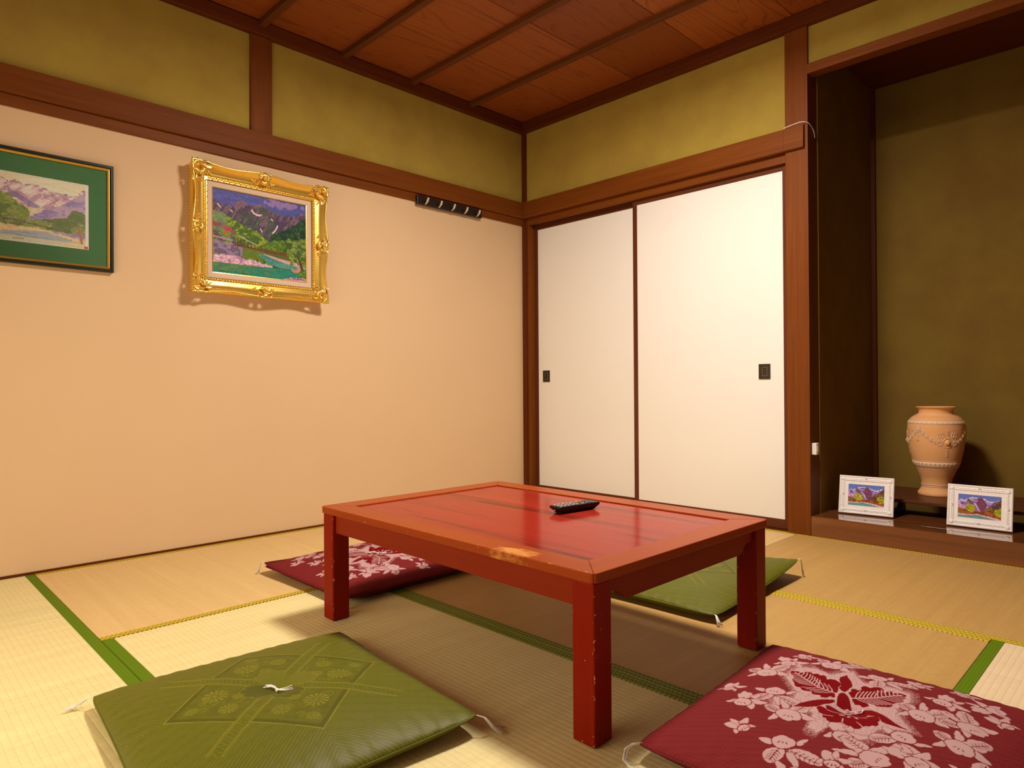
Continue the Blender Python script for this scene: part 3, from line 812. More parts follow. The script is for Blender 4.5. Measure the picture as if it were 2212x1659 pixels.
# picture things are built with local x to the viewer's right, y into the wall, z up
def rect_ring(mb, w, h, prof):
    """sweep prof [(outward offset, y)] round a w x h opening with mitred corners; z measured from the opening's centre"""
    for k in range(len(prof) - 1):
        (o0, y0), (o1, y1) = prof[k], prof[k + 1]
        c0 = [(sx * (w / 2 + o0), y0, sz * (h / 2 + o0)) for sx, sz in ((-1, -1), (1, -1), (1, 1), (-1, 1))]
        c1 = [(sx * (w / 2 + o1), y1, sz * (h / 2 + o1)) for sx, sz in ((-1, -1), (1, -1), (1, 1), (-1, 1))]
        mb.add(c0 + c1, [(i, (i + 1) % 4, 4 + (i + 1) % 4, 4 + i) for i in range(4)])
    return mb

def picture_plane(name, cv, w, h, y, m, parent, cz=0.0, cx=0.0):
    P = np.stack([cx + (cv.X - 0.5) * w, np.full_like(cv.X, y), cz + (0.5 - cv.Y) * h], -1)
    return grid_obj(name, P[:, ::-1], m, parent, cv.c[:, ::-1])

# ---- gilt framed oil painting
def gold_picture():
    W, H = 0.500, 0.430                       # rebate opening
    t = tag(empty('framed_oil_painting', (0.0005, -1.795, 1.408), PI / 2), 'oil painting of a mountain river in a pierced ornate gilt frame', 'painting')
    picture_plane('canvas', paint_oil(), 0.450, 0.380, -0.034, M_oil, t)
    rect_ring(MB(), 0.447, 0.377, [(0.0, -0.033), (0.0, -0.0375), (0.0025, -0.038)]).build('gilt_slip', M_gold, t)
    rect_ring(MB(), 0.452, 0.382, [(0.0, -0.036), (0.003, -0.0385), (0.026, -0.0415), (0.026, -0.02)]).build('linen_liner', M_liner, t)
    base = rect_ring(MB(), W, H, [(0.0, -0.002), (0.064, -0.002), (0.066, -0.008), (0.066, -0.036), (0.060, -0.046), (0.0, -0.046), (0.0, -0.002)])
    b = base.build('frame_base', M_gold, t)
    bd = MB()
    for s in (-1, 1):
        n = int(H / 0.011)
        for i in range(n + 10):
            z = -H / 2 - .055 + (H + .11) * i / (n + 9)
            bd.blob((s * (W / 2 + 0.066), -0.020, z), (0.003, 0.007, 0.0036), None, 6, 4)
        n = int(W / 0.009)
        for i in range(n + 10):
            x = -W / 2 - .055 + (W + .11) * i / (n + 9)
            bd.blob((x, -0.022, s * (H / 2 + 0.066)), (0.0028, 0.008, 0.003), None, 6, 4)
    bd.build('side_beading', M_gold, b, smooth=True)
    # carved front: a cove rising to a scalloped lip, pierced beside the ornaments
    N = 120
    prof = [(0.012, -0.047), (0.016, -0.050), (0.024, -0.0500), (0.034, -0.0525), (0.044, -0.057), (0.053, -0.0635), (0.061, -0.0715), (0.067, -0.0775), (0.071, -0.0795), (0.0745, -0.078), (0.0755, -0.073), (0.073, -0.066)]
    mb = MB(); vs = []; fs = []; J = len(prof)
    sides = [((-1, 1), (1, 1)), ((1, 1), (1, -1)), ((1, -1), (-1, -1)), ((-1, -1), (-1, 1))]
    tot = 4 * N
    hole = set()
    for si, (a, bb) in enumerate(sides):
        L = W if si % 2 == 0 else H
        for i in range(N):
            s = -1 + 2 * i / N
            k = -0.0175 * (1 - math.cos(2 * PI * (s + 1) / 1.0)) / 2
            for j, (o, y) in enumerate(prof):
                fj = (max(0.0, j - 2) / (J - 3)) ** 1.2
                oo = o + k * fj; yy = y - k * 0.35 * fj
                if si % 2 == 0: p = ((s if si == 0 else -s) * (W / 2 + oo), yy, a[1] * (H / 2 + oo))
                else: p = (a[0] * (W / 2 + oo), yy, (-s if si == 1 else s) * (H / 2 + oo))
                vs.append(p)
            d_mid = abs(s) * (L / 2 + 0.06)
            d_cor = (1 - abs(s)) * (L / 2 + 0.06)
            for j in range(J - 1):
                om = (prof[j][0] + prof[j + 1][0]) / 2
                if ((d_mid - 0.021) / 0.0095) ** 2 + ((om - 0.0615) / 0.0085) ** 2 < 1: hole.add((si * N + i, j))
                if ((d_cor - 0.052) / 0.0115) ** 2 + ((om - 0.0605) / 0.0095) ** 2 < 1: hole.add((si * N + i, j))
    for i in range(tot):
        i2 = (i + 1) % tot
        for j in range(J - 1):
            if (i, j) in hole: continue
            fs.append((i * J + j, i2 * J + j, i2 * J + j + 1, i * J + j + 1))
    mb.add(vs, fs)
    fr = mb.build('carved_front', M_gold, t, smooth=True)
    md = fr.modifiers.new('thickness', 'SOLIDIFY'); md.thickness = 0.003; md.offset = -1
    # inner row of leaf beads
    ib = MB()
    for s in (-1, 1):
        n = 40
        for i in range(n):
            x = -W / 2 + W * (i + .5) / n
            r = Matrix.Rotation(0.7 if i % 2 else 0.25, 3, 'Y')
            ib.blob((x, -0.050, s * (H / 2 + 0.009)), (0.0085, 0.0045, 0.0042), r, 6, 4)
        n = 34
        for i in range(n):
            z = -H / 2 + H * (i + .5) / n
            r = Matrix.Rotation(0.7 if i % 2 else 0.25, 3, 'Y')
            ib.blob((s * (W / 2 + 0.009), -0.050, z), (0.0042, 0.0045, 0.0085), r, 6, 4)
    ib.build('leaf_beading', M_gold, t, smooth=True)
    rect_ring(MB(), W, H, [(0.0, -0.040), (0.0, -0.047), (0.003, -0.049), (0.013, -0.049), (0.015, -0.046)]).build('inner_rail', M_gold, t)
    def fan(mb, c, ang, rad, n=7, ln=0.022):
        for k in range(n):
            a = ang + (k - (n - 1) / 2) * 0.36
            d = Vector((math.cos(a), 0, math.sin(a)))
            rot = Matrix((d, Vector((0, 1, 0)), d.cross(Vector((0, 1, 0))))).transposed()
            mb.blob(Vector(c) + d * rad, (ln / 2, 0.0055, 0.0056), rot, 8, 6)
    def scroll(mb, c, a0, r0, turn, y):
        pts = []
        for k in range(15):
            a = a0 + turn * k / 14 * 4.6; r = r0 * (1 - k / 17)
            pts.append((c[0] + r * math.cos(a), y - 0.002 * math.sin(k / 14 * PI), c[2] + r * math.sin(a)))
        mb.tube(pts, [0.0046 * (1 - k / 22) for k in range(15)], 6)
    for sx in (-1, 1):
        for sz in (-1, 1):
            mb = MB(); cx, cz = sx * (W / 2 + 0.050), sz * (H / 2 + 0.050)
            ang = math.atan2(sz, sx)
            fan(mb, (cx, -0.075, cz), ang, 0.015, 5, 0.030)
            mb.blob((cx, -0.077, cz), (0.009, 0.008, 0.009))
            fan(mb, (cx - sx * .012, -0.070, cz - sz * .012), ang + PI, 0.016, 5, 0.030)
            scroll(mb, (cx - sx * 0.036, 0, cz + sz * 0.008), ang, 0.016, 1, -0.076)
            scroll(mb, (cx + sx * 0.008, 0, cz - sz * 0.036), ang, 0.016, -1, -0.076)
            mb.tube([(cx - sx * .02, -0.076, cz + sz * .018), (cx - sx * .05, -.074, cz + sz * .020), (cx - sx * .075, -.072, cz + sz * .012)], [.004, .003, .0015], 6)
            mb.tube([(cx + sx * .018, -0.076, cz - sz * .02), (cx + sx * .020, -.074, cz - sz * .05), (cx + sx * .012, -.072, cz - sz * .075)], [.004, .003, .0015], 6)
            for (dx, dz) in ((-.052, -.018), (-.060, -.024), (-.046, -.026), (-.018, -.052), (-.024, -.060), (-.026, -.046)):
                mb.blob((cx + sx * dx, -0.056, cz + sz * dz), (0.005, 0.003, 0.0035))
            mb.build('corner_ornament', M_gold, t, smooth=True)
    for (sx, sz) in ((0, 1), (0, -1), (1, 0), (-1, 0)):
        mb = MB(); cx, cz = sx * (W / 2 + 0.056), sz * (H / 2 + 0.056); ang = math.atan2(sz, sx)
        T = (0, 1) if sx else (1, 0)
        fan(mb, (cx, -0.076, cz), ang, 0.010, 5, 0.026)
        fan(mb, (cx - sx * .012, -0.068, cz - sz * .012), ang + PI, 0.014, 5, 0.028)
        mb.blob((cx - sx * .004, -0.077, cz - sz * .004), (0.008, 0.007, 0.008))
        for q in (-1, 1):
            scroll(mb, (cx + q * T[0] * 0.024 - sx * .002, 0, cz + q * T[1] * 0.024 - sz * .002), ang, 0.0125, q, -0.074)
            for (d1, d2) in ((.040, -.020), (.048, -.024), (.040, -.028), (.054, -.019)):
                mb.blob((cx + q * T[0] * d1 + sx * d2, -0.056, cz + q * T[1] * d1 + sz * d2), (0.0045, 0.003, 0.0035))
        mb.build('side_ornament', M_gold, t, smooth=True)
    return t
gold_picture()

# ---- watercolour in a dark frame
def watercolour():
    W, H = 0.530, 0.395
    t = tag(empty('framed_watercolour', (0.0005, -2.688, 1.388), PI / 2), 'pale mountain watercolour with wide green mat in a black frame', 'painting')
    rect_ring(MB(), W, H, [(0.0, -0.004), (0.012, -0.002), (0.018, -0.002), (0.018, -0.020), (0.014, -0.024), (0.008, -0.024), (0.004, -0.018), (0.004, -0.006), (0.0, -0.004)]).build('frame', M_frame_black, t)
    rect_ring(MB(), W, H, [(0.004, -0.010), (0.004, -0.019), (0.0015, -0.0195), (-0.004, -0.0150), (-0.005, -0.010)]).build('gilt_fillet', M_gold_dull, t)
    aw, ah, ax = 0.408, 0.259, -0.005
    az = -0.004
    mb = MB()
    x0, x1, z0, z1 = ax - aw / 2, ax + aw / 2, az - ah / 2, az + ah / 2
    for (a, b, c, d) in ((-W / 2, W / 2, z1, H / 2), (-W / 2, W / 2, -H / 2, z0), (-W / 2, x0, z0, z1), (x1, W / 2, z0, z1)):
        mb.box(a, b, -0.011, -0.0085, c, d)
    mb.build('mat_board', M_greenmat, t)
    picture_plane('artwork', paint_watercolour(), aw + 0.004, ah + 0.004, -0.008, M_print, t, az, ax)
    MB().box(-W / 2, W / 2, -0.0140, -0.0125, -H / 2, H / 2).build('glass', M_glass, t)
    MB().box(-W / 2, W / 2, -0.006, -0.003, -H / 2, H / 2).build('backing', M_black, t)
watercolour()

# ---- coat hook rail
hr = tag(empty('coat_hook_rail', (0.0125, -0.643, 1.7655), PI / 2), 'dark wooden rail with five curved metal hooks', 'hook rail')
MB().box(-0.245, 0.245, -0.020, 0.0, -0.028, 0.0245).build('board', M_blackboard, hr, bevel=0.003)
for i in range(5):
    x = -0.196 + 0.098 * i
    hk = MB().tube([(x, -0.018, -0.023), (x, -0.030, -0.024), (x, -0.041, -0.018), (x, -0.050, -0.008), (x, -0.055, 0.004), (x, -0.055, 0.011)], [0.0025, 0.0040, 0.0060, 0.0075, 0.0080, 0.0050], 8)
    h = hk.build('hook', M_steel, hr, smooth=True)
    MB().lathe([(0.0, 0.0), (0.0105, 0.0), (0.0105, 0.003), (0.0, 0.004)], 16).build('screw_plate', M_black, h)
    h.children[0].rotation_euler = (PI / 2, 0, 0); h.children[0].location = (x, -0.020, -0.006)

# ---- white cord over the rail end, and the small white box on the pillar
cd = tag(MB().tube([(1.752, -0.036, 1.909), (1.79, -0.038, 1.9135), (1.83, -0.038, 1.9165), (1.845, -0.030, 1.9165), (1.8592, -0.015, 1.912), (1.8598, 0.02, 1.904), (1.8598, 0.05, 1.888), (1.8598, 0.06, 1.86)], 0.0016, 6).build('thin_cord', M_thread, smooth=True), 'thin white cord lying over the end of the wooden rail', 'cord')
sb = tag(empty('wall_switch_box', (1.8565, 0.018, 0.375)), 'small white box on the inner face of the alcove pillar', 'switch')
MB().box(0.0002, 0.022, -0.016, 0.016, 0.0, 0.054).build('housing', M_white, sb, bevel=0.003)
MB().box(0.0215, 0.024, -0.009, 0.009, 0.014, 0.040).build('button', M_white, sb, bevel=0.001)

# ================================================================== low table
TZ = 0.340
tb = tag(empty('low_table', (1.757, -1.782, 0.0013), R_(-0.5)), 'low red lacquered wooden table with worn square legs', 'table')
TW, TD, BO = 1.062, 0.742, 0.074
zt = TZ - 0.0013
def tboard(poly, m):
    o = MB().prism(poly, 2, zt - 0.020, zt).build('frame_board', m, tb, bevel=0.006, seg=3)
    return o
hx, hy = TW / 2, TD / 2
def carc(sx, sy, a0, a1, r=0.014):
    return [(sx * (hx - r) + r * math.cos(R_(a0 + (a1 - a0) * k / 4)), sy * (hy - r) + r * math.sin(R_(a0 + (a1 - a0) * k / 4))) for k in range(5)]
tboard(carc(-1, -1, 225, 270) + carc(1, -1, 270, 315) + [(hx - BO, -hy + BO), (-hx + BO, -hy + BO)], M_fboard[0])
tboard(carc(1, 1, 45, 90) + carc(-1, 1, 90, 135) + [(-hx + BO, hy - BO), (hx - BO, hy - BO)], M_fboard[0])
tboard(carc(-1, 1, 135, 180) + carc(-1, -1, 180, 225) + [(-hx + BO, -hy + BO), (-hx + BO, hy - BO)], M_fboard[1])
tboard(carc(1, -1, -45, 0) + carc(1, 1, 0, 45) + [(hx - BO, hy - BO), (hx - BO, -hy + BO)], M_fboard[1])
MB().box(-hx + BO - 0.004, hx - BO + 0.004, -hy + BO - 0.004, hy - BO - 0.0035, zt - 0.018, zt - 0.0035).build('centre_panel', M_panel, tb)
LG = 0.056; ix, iy = hx - 0.006, hy - 0.006
for sx in (-1, 1):
    for sy in (-1, 1):
        x0, x1 = sorted((sx * ix, sx * (ix - LG))); y0, y1 = sorted((sy * iy, sy * (iy - LG)))
        MB().box(x0, x1, y0, y1, 0.0, zt - 0.0202).build('leg', M_leg, tb, bevel=0.004, seg=3)
for sy in (-1, 1):
    y0, y1 = sorted((sy * (iy - 0.010), sy * (iy - 0.032)))
    a, b = -ix + LG, ix - LG
    MB().prism([(a, 0.262), (b, 0.262), (b, zt - 0.0202), (a, zt - 0.0202)], 1, y0, y1).build('apron', M_apron[0], tb, bevel=0.002)
for sx in (-1, 1):
    x0, x1 = sorted((sx * (ix - 0.010), sx * (ix - 0.032)))
    a, b = -iy + LG, iy - LG
    pl = [(a, 0.288), (a + .035, 0.286), (a + .046, 0.279), (a + .052, 0.268), (a + .068, 0.262), (b - .068, 0.262), (b - .052, 0.268), (b - .046, 0.279), (b - .035, 0.286), (b, 0.288), (b, zt - 0.0202), (a, zt - 0.0202)]
    MB().prism(pl, 0, x0, x1).build('apron', M_apron[1], tb, bevel=0.0015)

# ---- remote control (local y runs along it)
rc = tag(empty('remote_control', (1.823, -1.662, TZ - 0.0035 + 0.0005), R_(-7.5)), 'black remote control lying on the red table', 'remote control')
rp = []
for (w, l, z) in ((0.0155, 0.062, 0.0), (0.023, 0.0775, 0.0135), (0.0235, 0.078, 0.0165), (0.0235, 0.078, 0.0195), (0.0220, 0.0765, 0.0205)):
    rp.append([(-w, -l, z), (w, -l, z), (w, l, z), (-w, l, z)])
vs = sum(rp, []); fs = [(3, 2, 1, 0), (16, 17, 18, 19)]
for k in range(4):
    fs += [(4 * k + i, 4 * k + (i + 1) % 4, 4 * k + 4 + (i + 1) % 4, 4 * k + 4 + i) for i in range(4)]
MB().add(vs, fs).build('body', M_black, rc, bevel=0.001)
M_btn = plain('grey_rubber_button', (0.42, 0.40, 0.40), 0.5)
M_btno = plain('orange_button', (0.75, 0.36, 0.08), 0.5); M_btnb = plain('blue_button', (0.09, 0.09, 0.42), 0.5); M_btng = plain('olive_button', (0.20, 0.20, 0.12), 0.5)
for r in range(8):
    for c in range(3):
        m = M_btn
        if r == 5: m = (M_btno, M_btng, M_btn)[c]
        if r == 6: m = M_btng
        if r == 7: m = (M_btnb, M_btng, M_btnb)[c]
        x, y = -0.0135 + 0.0135 * c, -0.066 + 0.0155 * r + (0.006 if r >= 5 else 0)
        MB().box(x - 0.0046, x + 0.0046, y - 0.0034, y + 0.0034, 0.0200, 0.0222).build('button', m, rc, bevel=0.0008)
MB().box(-0.0035, 0.0035, -0.0788, -0.0772, 0.0088, 0.0108).build('indicator', M_btn, rc)

# ================================================================== cushions
def cushion_shape(U, V, sx, sy, th, seed, lift, relief=None):
    """top surface of a flat floor cushion; U, V in -1..1"""
    au, av = np.abs(U), np.abs(V)
    fu = np.clip(1 - au ** 3.4, 0, 1) ** 0.50; fv = np.clip(1 - av ** 3.4, 0, 1) ** 0.50
    dome = fu * fv
    body = 0.62 * dome + 0.38 * np.clip(1 - au ** 2.2, 0, 1) * np.clip(1 - av ** 2.2, 0, 1)
    r2 = (U * sx / 2) ** 2 + (V * sy / 2) ** 2
    w = fbm(U + 3, V + 5, 3.0, seed) - 0.5
    wr = np.sin(U * 46 + 5 * fbm(U, V, 4, seed + 3)) * np.clip((av - .72) / .25, 0, 1) * (1 - fu * 0.0) + np.sin(V * 46 + 5 * fbm(U, V, 4, seed + 8)) * np.clip((au - .72) / .25, 0, 1)
    seam = 0.026 + lift[0] * ((1 + U) / 2 * (1 + V) / 2) ** 3 + lift[1] * ((1 + U) / 2 * (1 - V) / 2) ** 3 + lift[2] * ((1 - U) / 2 * (1 - V) / 2) ** 3 + lift[3] * ((1 - U) / 2 * (1 + V) / 2) ** 3
    Z = seam + (th - 0.026) * body + 0.006 * w * dome - 0.011 * np.exp(-r2 / 0.0011) - 0.004 * np.exp(-r2 / 0.008)
    Z = Z + 0.0011 * wr * np.sqrt(np.clip(dome, 0, 1)) 
    X = sx / 2 * U * (1 - 0.018 * (1 - V ** 2) - 0.022 * av ** 14) ; Y = sy / 2 * V * (1 - 0.018 * (1 - U ** 2) - 0.022 * au ** 14)
    if relief is not None: Z = Z + relief * dome
    return X, Y, Z, seam

def cushion(name, label, loc, rot, sx, sy, th, seed, cloth, plainm, nx, ny, paint, lift, tassels, mesh_from=None, group='floor cushions around the low table'):
    t = tag(empty(name, (loc[0], loc[1], 0.0015), R_(rot)), label, 'cushion', group)
    if mesh_from is None:
        u, v = np.linspace(-1, 1, nx), np.linspace(-1, 1, ny)
        U, V = np.meshgrid(u, v, indexing='ij')
        col, mask, rel = paint(U * sx / 2, V * sy / 2)
        X, Y, Z, seam = cushion_shape(U, V, sx, sy, th, seed, lift, rel)
        uv = np.stack([U * sx / 2, V * sy / 2], -1)
        o = grid_obj('cover', np.stack([X, Y, Z], -1), cloth, t, col, mask, uv)
    else:
        o = bpy.data.objects.new('cover', mesh_from); COL.objects.link(o); o.parent = t
    # underside and seam
    u = np.linspace(-1, 1, 48); U, V = np.meshgrid(u, u, indexing='ij')
    X, Y, Z, seam = cushion_shape(U, V, sx, sy, th, seed, lift)
    dome = np.clip(1 - np.abs(U) ** 6, 0, 1) ** .5 * np.clip(1 - np.abs(V) ** 6, 0, 1) ** .5
    Zb = np.maximum(0.0, seam - 0.034 * dome)
    P = np.stack([X, Y, Zb], -1)
    grid_obj('underside', P[:, ::-1], plainm, t, np.full(P.shape, 0.1), np.full(P.shape[:2], 0.5), np.stack([X, Y], -1)[:, ::-1])
    ring = [(i, 0) for i in range(48)] + [(47, j) for j in range(1, 48)] + [(i, 47) for i in range(46, -1, -1)] + [(0, j) for j in range(46, -1, -1)]
    MB().tube([(X[a], Y[a], seam[a] - 0.001) for a in ring], 0.0022, 6, False).build('seam', plainm, t, smooth=True)
    # tie in the middle
    zc = float(cushion_shape(np.array([[0.0]]), np.array([[0.0]]), sx, sy, th, seed, lift)[2][0, 0])
    mb = MB(); r = random.Random(seed)
    big = 1.0 if tassels.get('tie', 1) else 0.5
    if big == 1.0: mb.blob((0, 0, zc + 0.003), (0.005, 0.004, 0.004))
    for k in range(7 if big == 1.0 else 3):
        a = (0.5 if k % 2 else 3.3) + r.uniform(-.28, .28); L = r.uniform(.018, .034) * big
        mb.tube([(0, 0, zc + .004), (L * .4 * math.cos(a), L * .4 * math.sin(a), zc + .0065 * big), (L * .8 * math.cos(a + .2), L * .8 * math.sin(a + .2), zc + .0075 * big), (L * 1.15 * math.cos(a + .5), L * 1.15 * math.sin(a + .5), zc + .008)], 0.0011, 5)
    mb.build('centre_tie', M_thread, t, smooth=True)
    for (cu, cv_), kind in tassels['corners'].items():
        i, j = (47 if cu > 0 else 0), (47 if cv_ > 0 else 0)
        c = Vector((X[i, j], Y[i, j], seam[i, j]))
        d = Vector((cu, cv_, 0)).normalized(); s = Vector((-d.y, d.x, 0))
        mb = MB()
        n = 11
        for k in range(n):
            sp = (k / (n - 1) - .5)
            e = r.uniform(.85, 1.1)
            if kind == 'spread':
                pts = [c, c + d * .018 * e + Vector((0, 0, -.004)), c + d * .036 * e + s * (.006 + .010 * sp) + Vector((0, 0, -(c.z - .006))), c + d * .055 * e + s * (.012 + .034 * sp)]
                pts[-1].z = 0.0025; pts[2].z = max(.004, c.z * .35)
            elif kind == 'loop':
                e2 = r.uniform(-1, 1)
                pts = [c - d * .004, c + d * (.014 + .003 * e2) + s * .003, c + d * (.028 + .004 * e2) + s * (.004 + .003 * sp), c + d * (.034 + .004 * e2) + s * (.016 + .004 * sp), c + d * (.026 + .004 * e2) + s * (.030 + .004 * sp), c + d * (.008 + .003 * sp) + s * (.042 + .006 * sp)]
                for q, zz in enumerate((c.z, c.z + .001, c.z - .007, .009, .004, .003)): pts[q].z = max(.0025, zz + .0015 * e2)
            else:
                pts = [c, c + d * .014 + s * (.004 * sp) + Vector((0, 0, .002)), c + d * .020 + s * (.004 + .008 * sp) + Vector((0, 0, -c.z * .5)), c + d * .026 * e + s * (.008 + .018 * sp)]
                pts[-1].z = 0.0025
            mb.tube(pts, 0.0009, 4)
        mb.build('corner_tassel', M_thread, t, smooth=True)
    return t, o.data

# outlines of the cushion print, in tenths of a millimetre from the cushion's middle
BIG = {
'leaf1': [(-1600,951),(-1613,1101),(-1544,1088),(-1473,1115),(-1374,1091),(-1350,1180),(-1298,1218),(-1227,1245),(-1160,1162),(-1127,1240),(-1067,1238),(-1009,1185),(-976,1254),(-889,1200),(-826,1037),(-783,1105),(-722,1123),(-652,1119),(-574,1056),(-518,974),(-503,863),(-517,773),(-481,682),(-448,510),(-473,411),(-428,289),(-451,220),(-520,233),(-533,163),(-566,115),(-617,87),(-667,79),(-704,161),(-755,133),(-816,106),(-865,138),(-892,209),(-943,181),(-1014,154),(-1093,178),(-1130,260),(-1201,243),(-1268,296),(-1313,408),(-1379,501),(-1426,593),(-1422,683),(-1468,775),(-1545,838)],
'rib1': [(-1498,996),(-1130,720),(-848,517),(-452,430)],
'leaf2': [(-312,654),(-278,743),(-314,834),(-290,914),(-239,941),(-180,919),(-147,987),(-192,1099),(-167,1228),(-115,1256),(-36,1233),(8,1321),(91,1387),(179,1353),(235,1261),(240,1151),(286,1269),(338,1327),(416,1283),(449,1342),(540,1358),(639,1333),(623,1204),(663,1202),(635,1023),(671,932),(607,834),(554,767),(520,678),(547,617),(492,489),(441,481),(379,424),(288,398),(210,451),(139,434),(186,362),(123,285),(71,257),(4,310),(-68,273),(-145,357),(-190,469)],
'rib2': [(-180,458),(194,782),(546,1267)],
'sepal': [(-638,1209),(-670,1401),(-626,1489),(-600,1618),(-536,1475),(-415,1279),(-343,1096),(-317,995),(-333,855),(-328,735),(-364,606),(-442,660),(-508,743),(-511,903),(-556,1025),(-593,1097)],
'column': [(-417,308),(-431,449),(-406,558),(-335,575),(-248,501),(-174,368),(-120,235),(-38,52),(-132,-34),(-252,-29),(-341,-5)],
'bloom': [(-570,-446),(-545,-327),(-484,-319),(-397,-383),(-470,-210),(-427,-152),(-318,-166),(-220,-221),(-139,-214),(-56,-148),(-32,-49),(73,77),(174,92),(232,50),(248,-51),(194,-139),(288,-43),(400,-17),(467,-80),(503,-182),(489,-272),(534,-384),(510,-473),(449,-490),(416,-569),(364,-596),(330,-685),(305,-804),(233,-851),(156,-788),(104,-825),(26,-782),(-24,-780),(-77,-837),(-169,-893),(-248,-860),(-275,-789),(-335,-786),(-372,-724),(-379,-664),(-449,-651),(-504,-549)],
'narrowL': [(-941,-690),(-893,-502),(-824,-314),(-727,-148),(-600,6),(-423,169),(-386,107),(-433,-51),(-509,-188),(-568,-396),(-704,-530),(-838,-614)],
'narrowR': [(4,90),(109,195),(250,229),(368,174),(504,88),(620,-7),(736,-112),(863,-188),(1011,-224),(900,-249),(770,-244),(660,-249),(541,-224),(458,-60),(350,-15),(260,-1),(183,72)],
'glow': [(-1582,670),(-1561,1379),(-1213,1554),(-872,1349),(-566,1947),(-380,1618),(-210,1380),(24,1460),(377,1535),(653,1433),(746,1048),(613,524),(767,147),(909,-50),(1040,-256),(815,-356),(544,-604),(537,-1004),(419,-1169),(165,-1038),(-134,-995),(-231,-1401),(-428,-1323),(-523,-738),(-865,-553),(-1278,-845),(-1358,-381),(-1039,-405),(-1101,8),(-1280,246)],
'lines': [(-378,-404),(-279,-418),(-145,-334),(-79,-197),(3,-160),(153,-167),(263,-172)],
'line2': [(-44,-559),(-2,-741)],
'line3': [(187,-529),(341,-676)],
'line4': [(-371,-694),(-207,-612)],
}
FLOWERS = {
'A': [[(-487,203),(-424,280),(-363,298),(-302,315),(-235,252),(-208,171),(-211,101),(-245,22),(-315,25),(-364,37),(-431,100)],[(-254,493),(-268,634),(-173,520),(-96,456),(-71,325),(-94,256),(-144,258),(-209,381)],[(-43,274),(-9,382),(-13,503),(71,599),(114,667),(185,684),(245,682),(299,549),(265,450),(257,271),(195,243),(144,215),(46,250)],[(-299,-306),(-272,-137),(-226,1),(-179,-71),(-174,-191),(-237,-258)],[(143,195),(223,192),(341,137),(467,51),(395,4),(304,-32),(216,22)],[(-226,-9),(-199,150),(-105,236),(5,242),(114,217),(170,124),(212,-58),(169,-126),(98,-143),(56,-201),(-24,-198),(-102,-154),(-169,-81)]],
'B': [[(-235,-44),(-201,55),(-160,73),(-122,11)],[(-148,122),(-159,323),(-89,330),(-11,276),(23,145),(-60,68)],[(-12,256),(44,394),(88,252),(73,143)],[(76,193),(177,218),(307,223),(243,135),(171,88)],[(95,-48),(149,29),(193,-103),(134,-70)],[(-132,12),(-39,88),(32,104),(119,41),(85,-58),(3,-104),(-66,-81)]],
'C': [[(-310,-68),(-257,-1),(-182,96),(-166,5),(-220,-82)],[(-195,267),(-240,379),(-199,407),(-193,547),(-115,484),(-55,501),(13,438),(47,316),(-7,219),(-88,192),(-129,174)],[(19,358),(100,384),(156,502),(180,361),(145,262)],[(103,204),(203,210),(303,205),(433,199),(368,102),(286,46),(187,80)],[(149,-98),(186,40),(244,8),(285,-204),(216,-171)],[(-158,-25),(-153,75),(-99,163),(-9,179),(90,154),(156,51),(161,-69),(109,-117),(37,-144),(-43,-150),(-92,-118)]],
'D': [[(-400,-28),(-318,18),(-228,14),(-141,-69),(-214,-136)],[(-240,-485),(-243,-345),(-170,-258),(-68,-213),(42,-218),(57,-338),(11,-476),(-73,-573),(-154,-589)],[(112,-221),(184,-174),(267,-117),(367,-112),(486,-137),(584,-191),(666,-385),(555,-400),(435,-385),(337,-350),(238,-316)],[(212,5),(237,114),(373,239),(327,110),(293,12)],[(108,-310),(141,-252),(238,-316),(316,-600),(220,-496)],[(-161,-68),(-176,52),(-123,130),(-39,206),(69,162),(158,128),(202,-4),(148,-92),(65,-168),(-37,-194),(-105,-151)]],
}
def ruffle(P, s):
    """scale a petal outline about its middle and give it a lightly scalloped edge"""
    P = np.array(P); c = P.mean(0); P = c + (P - c) * s; out = []
    for i in range(len(P)):
        a, b = P[i], P[(i + 1) % len(P)]; d = b - a; n = np.array([d[1], -d[0]]) * 0.10
        if np.dot(n, (a + b) / 2 - c) < 0: n = -n
        out += [tuple(a), tuple(a + d * .33 + n), tuple(a + d * .66 + n)]
    return out
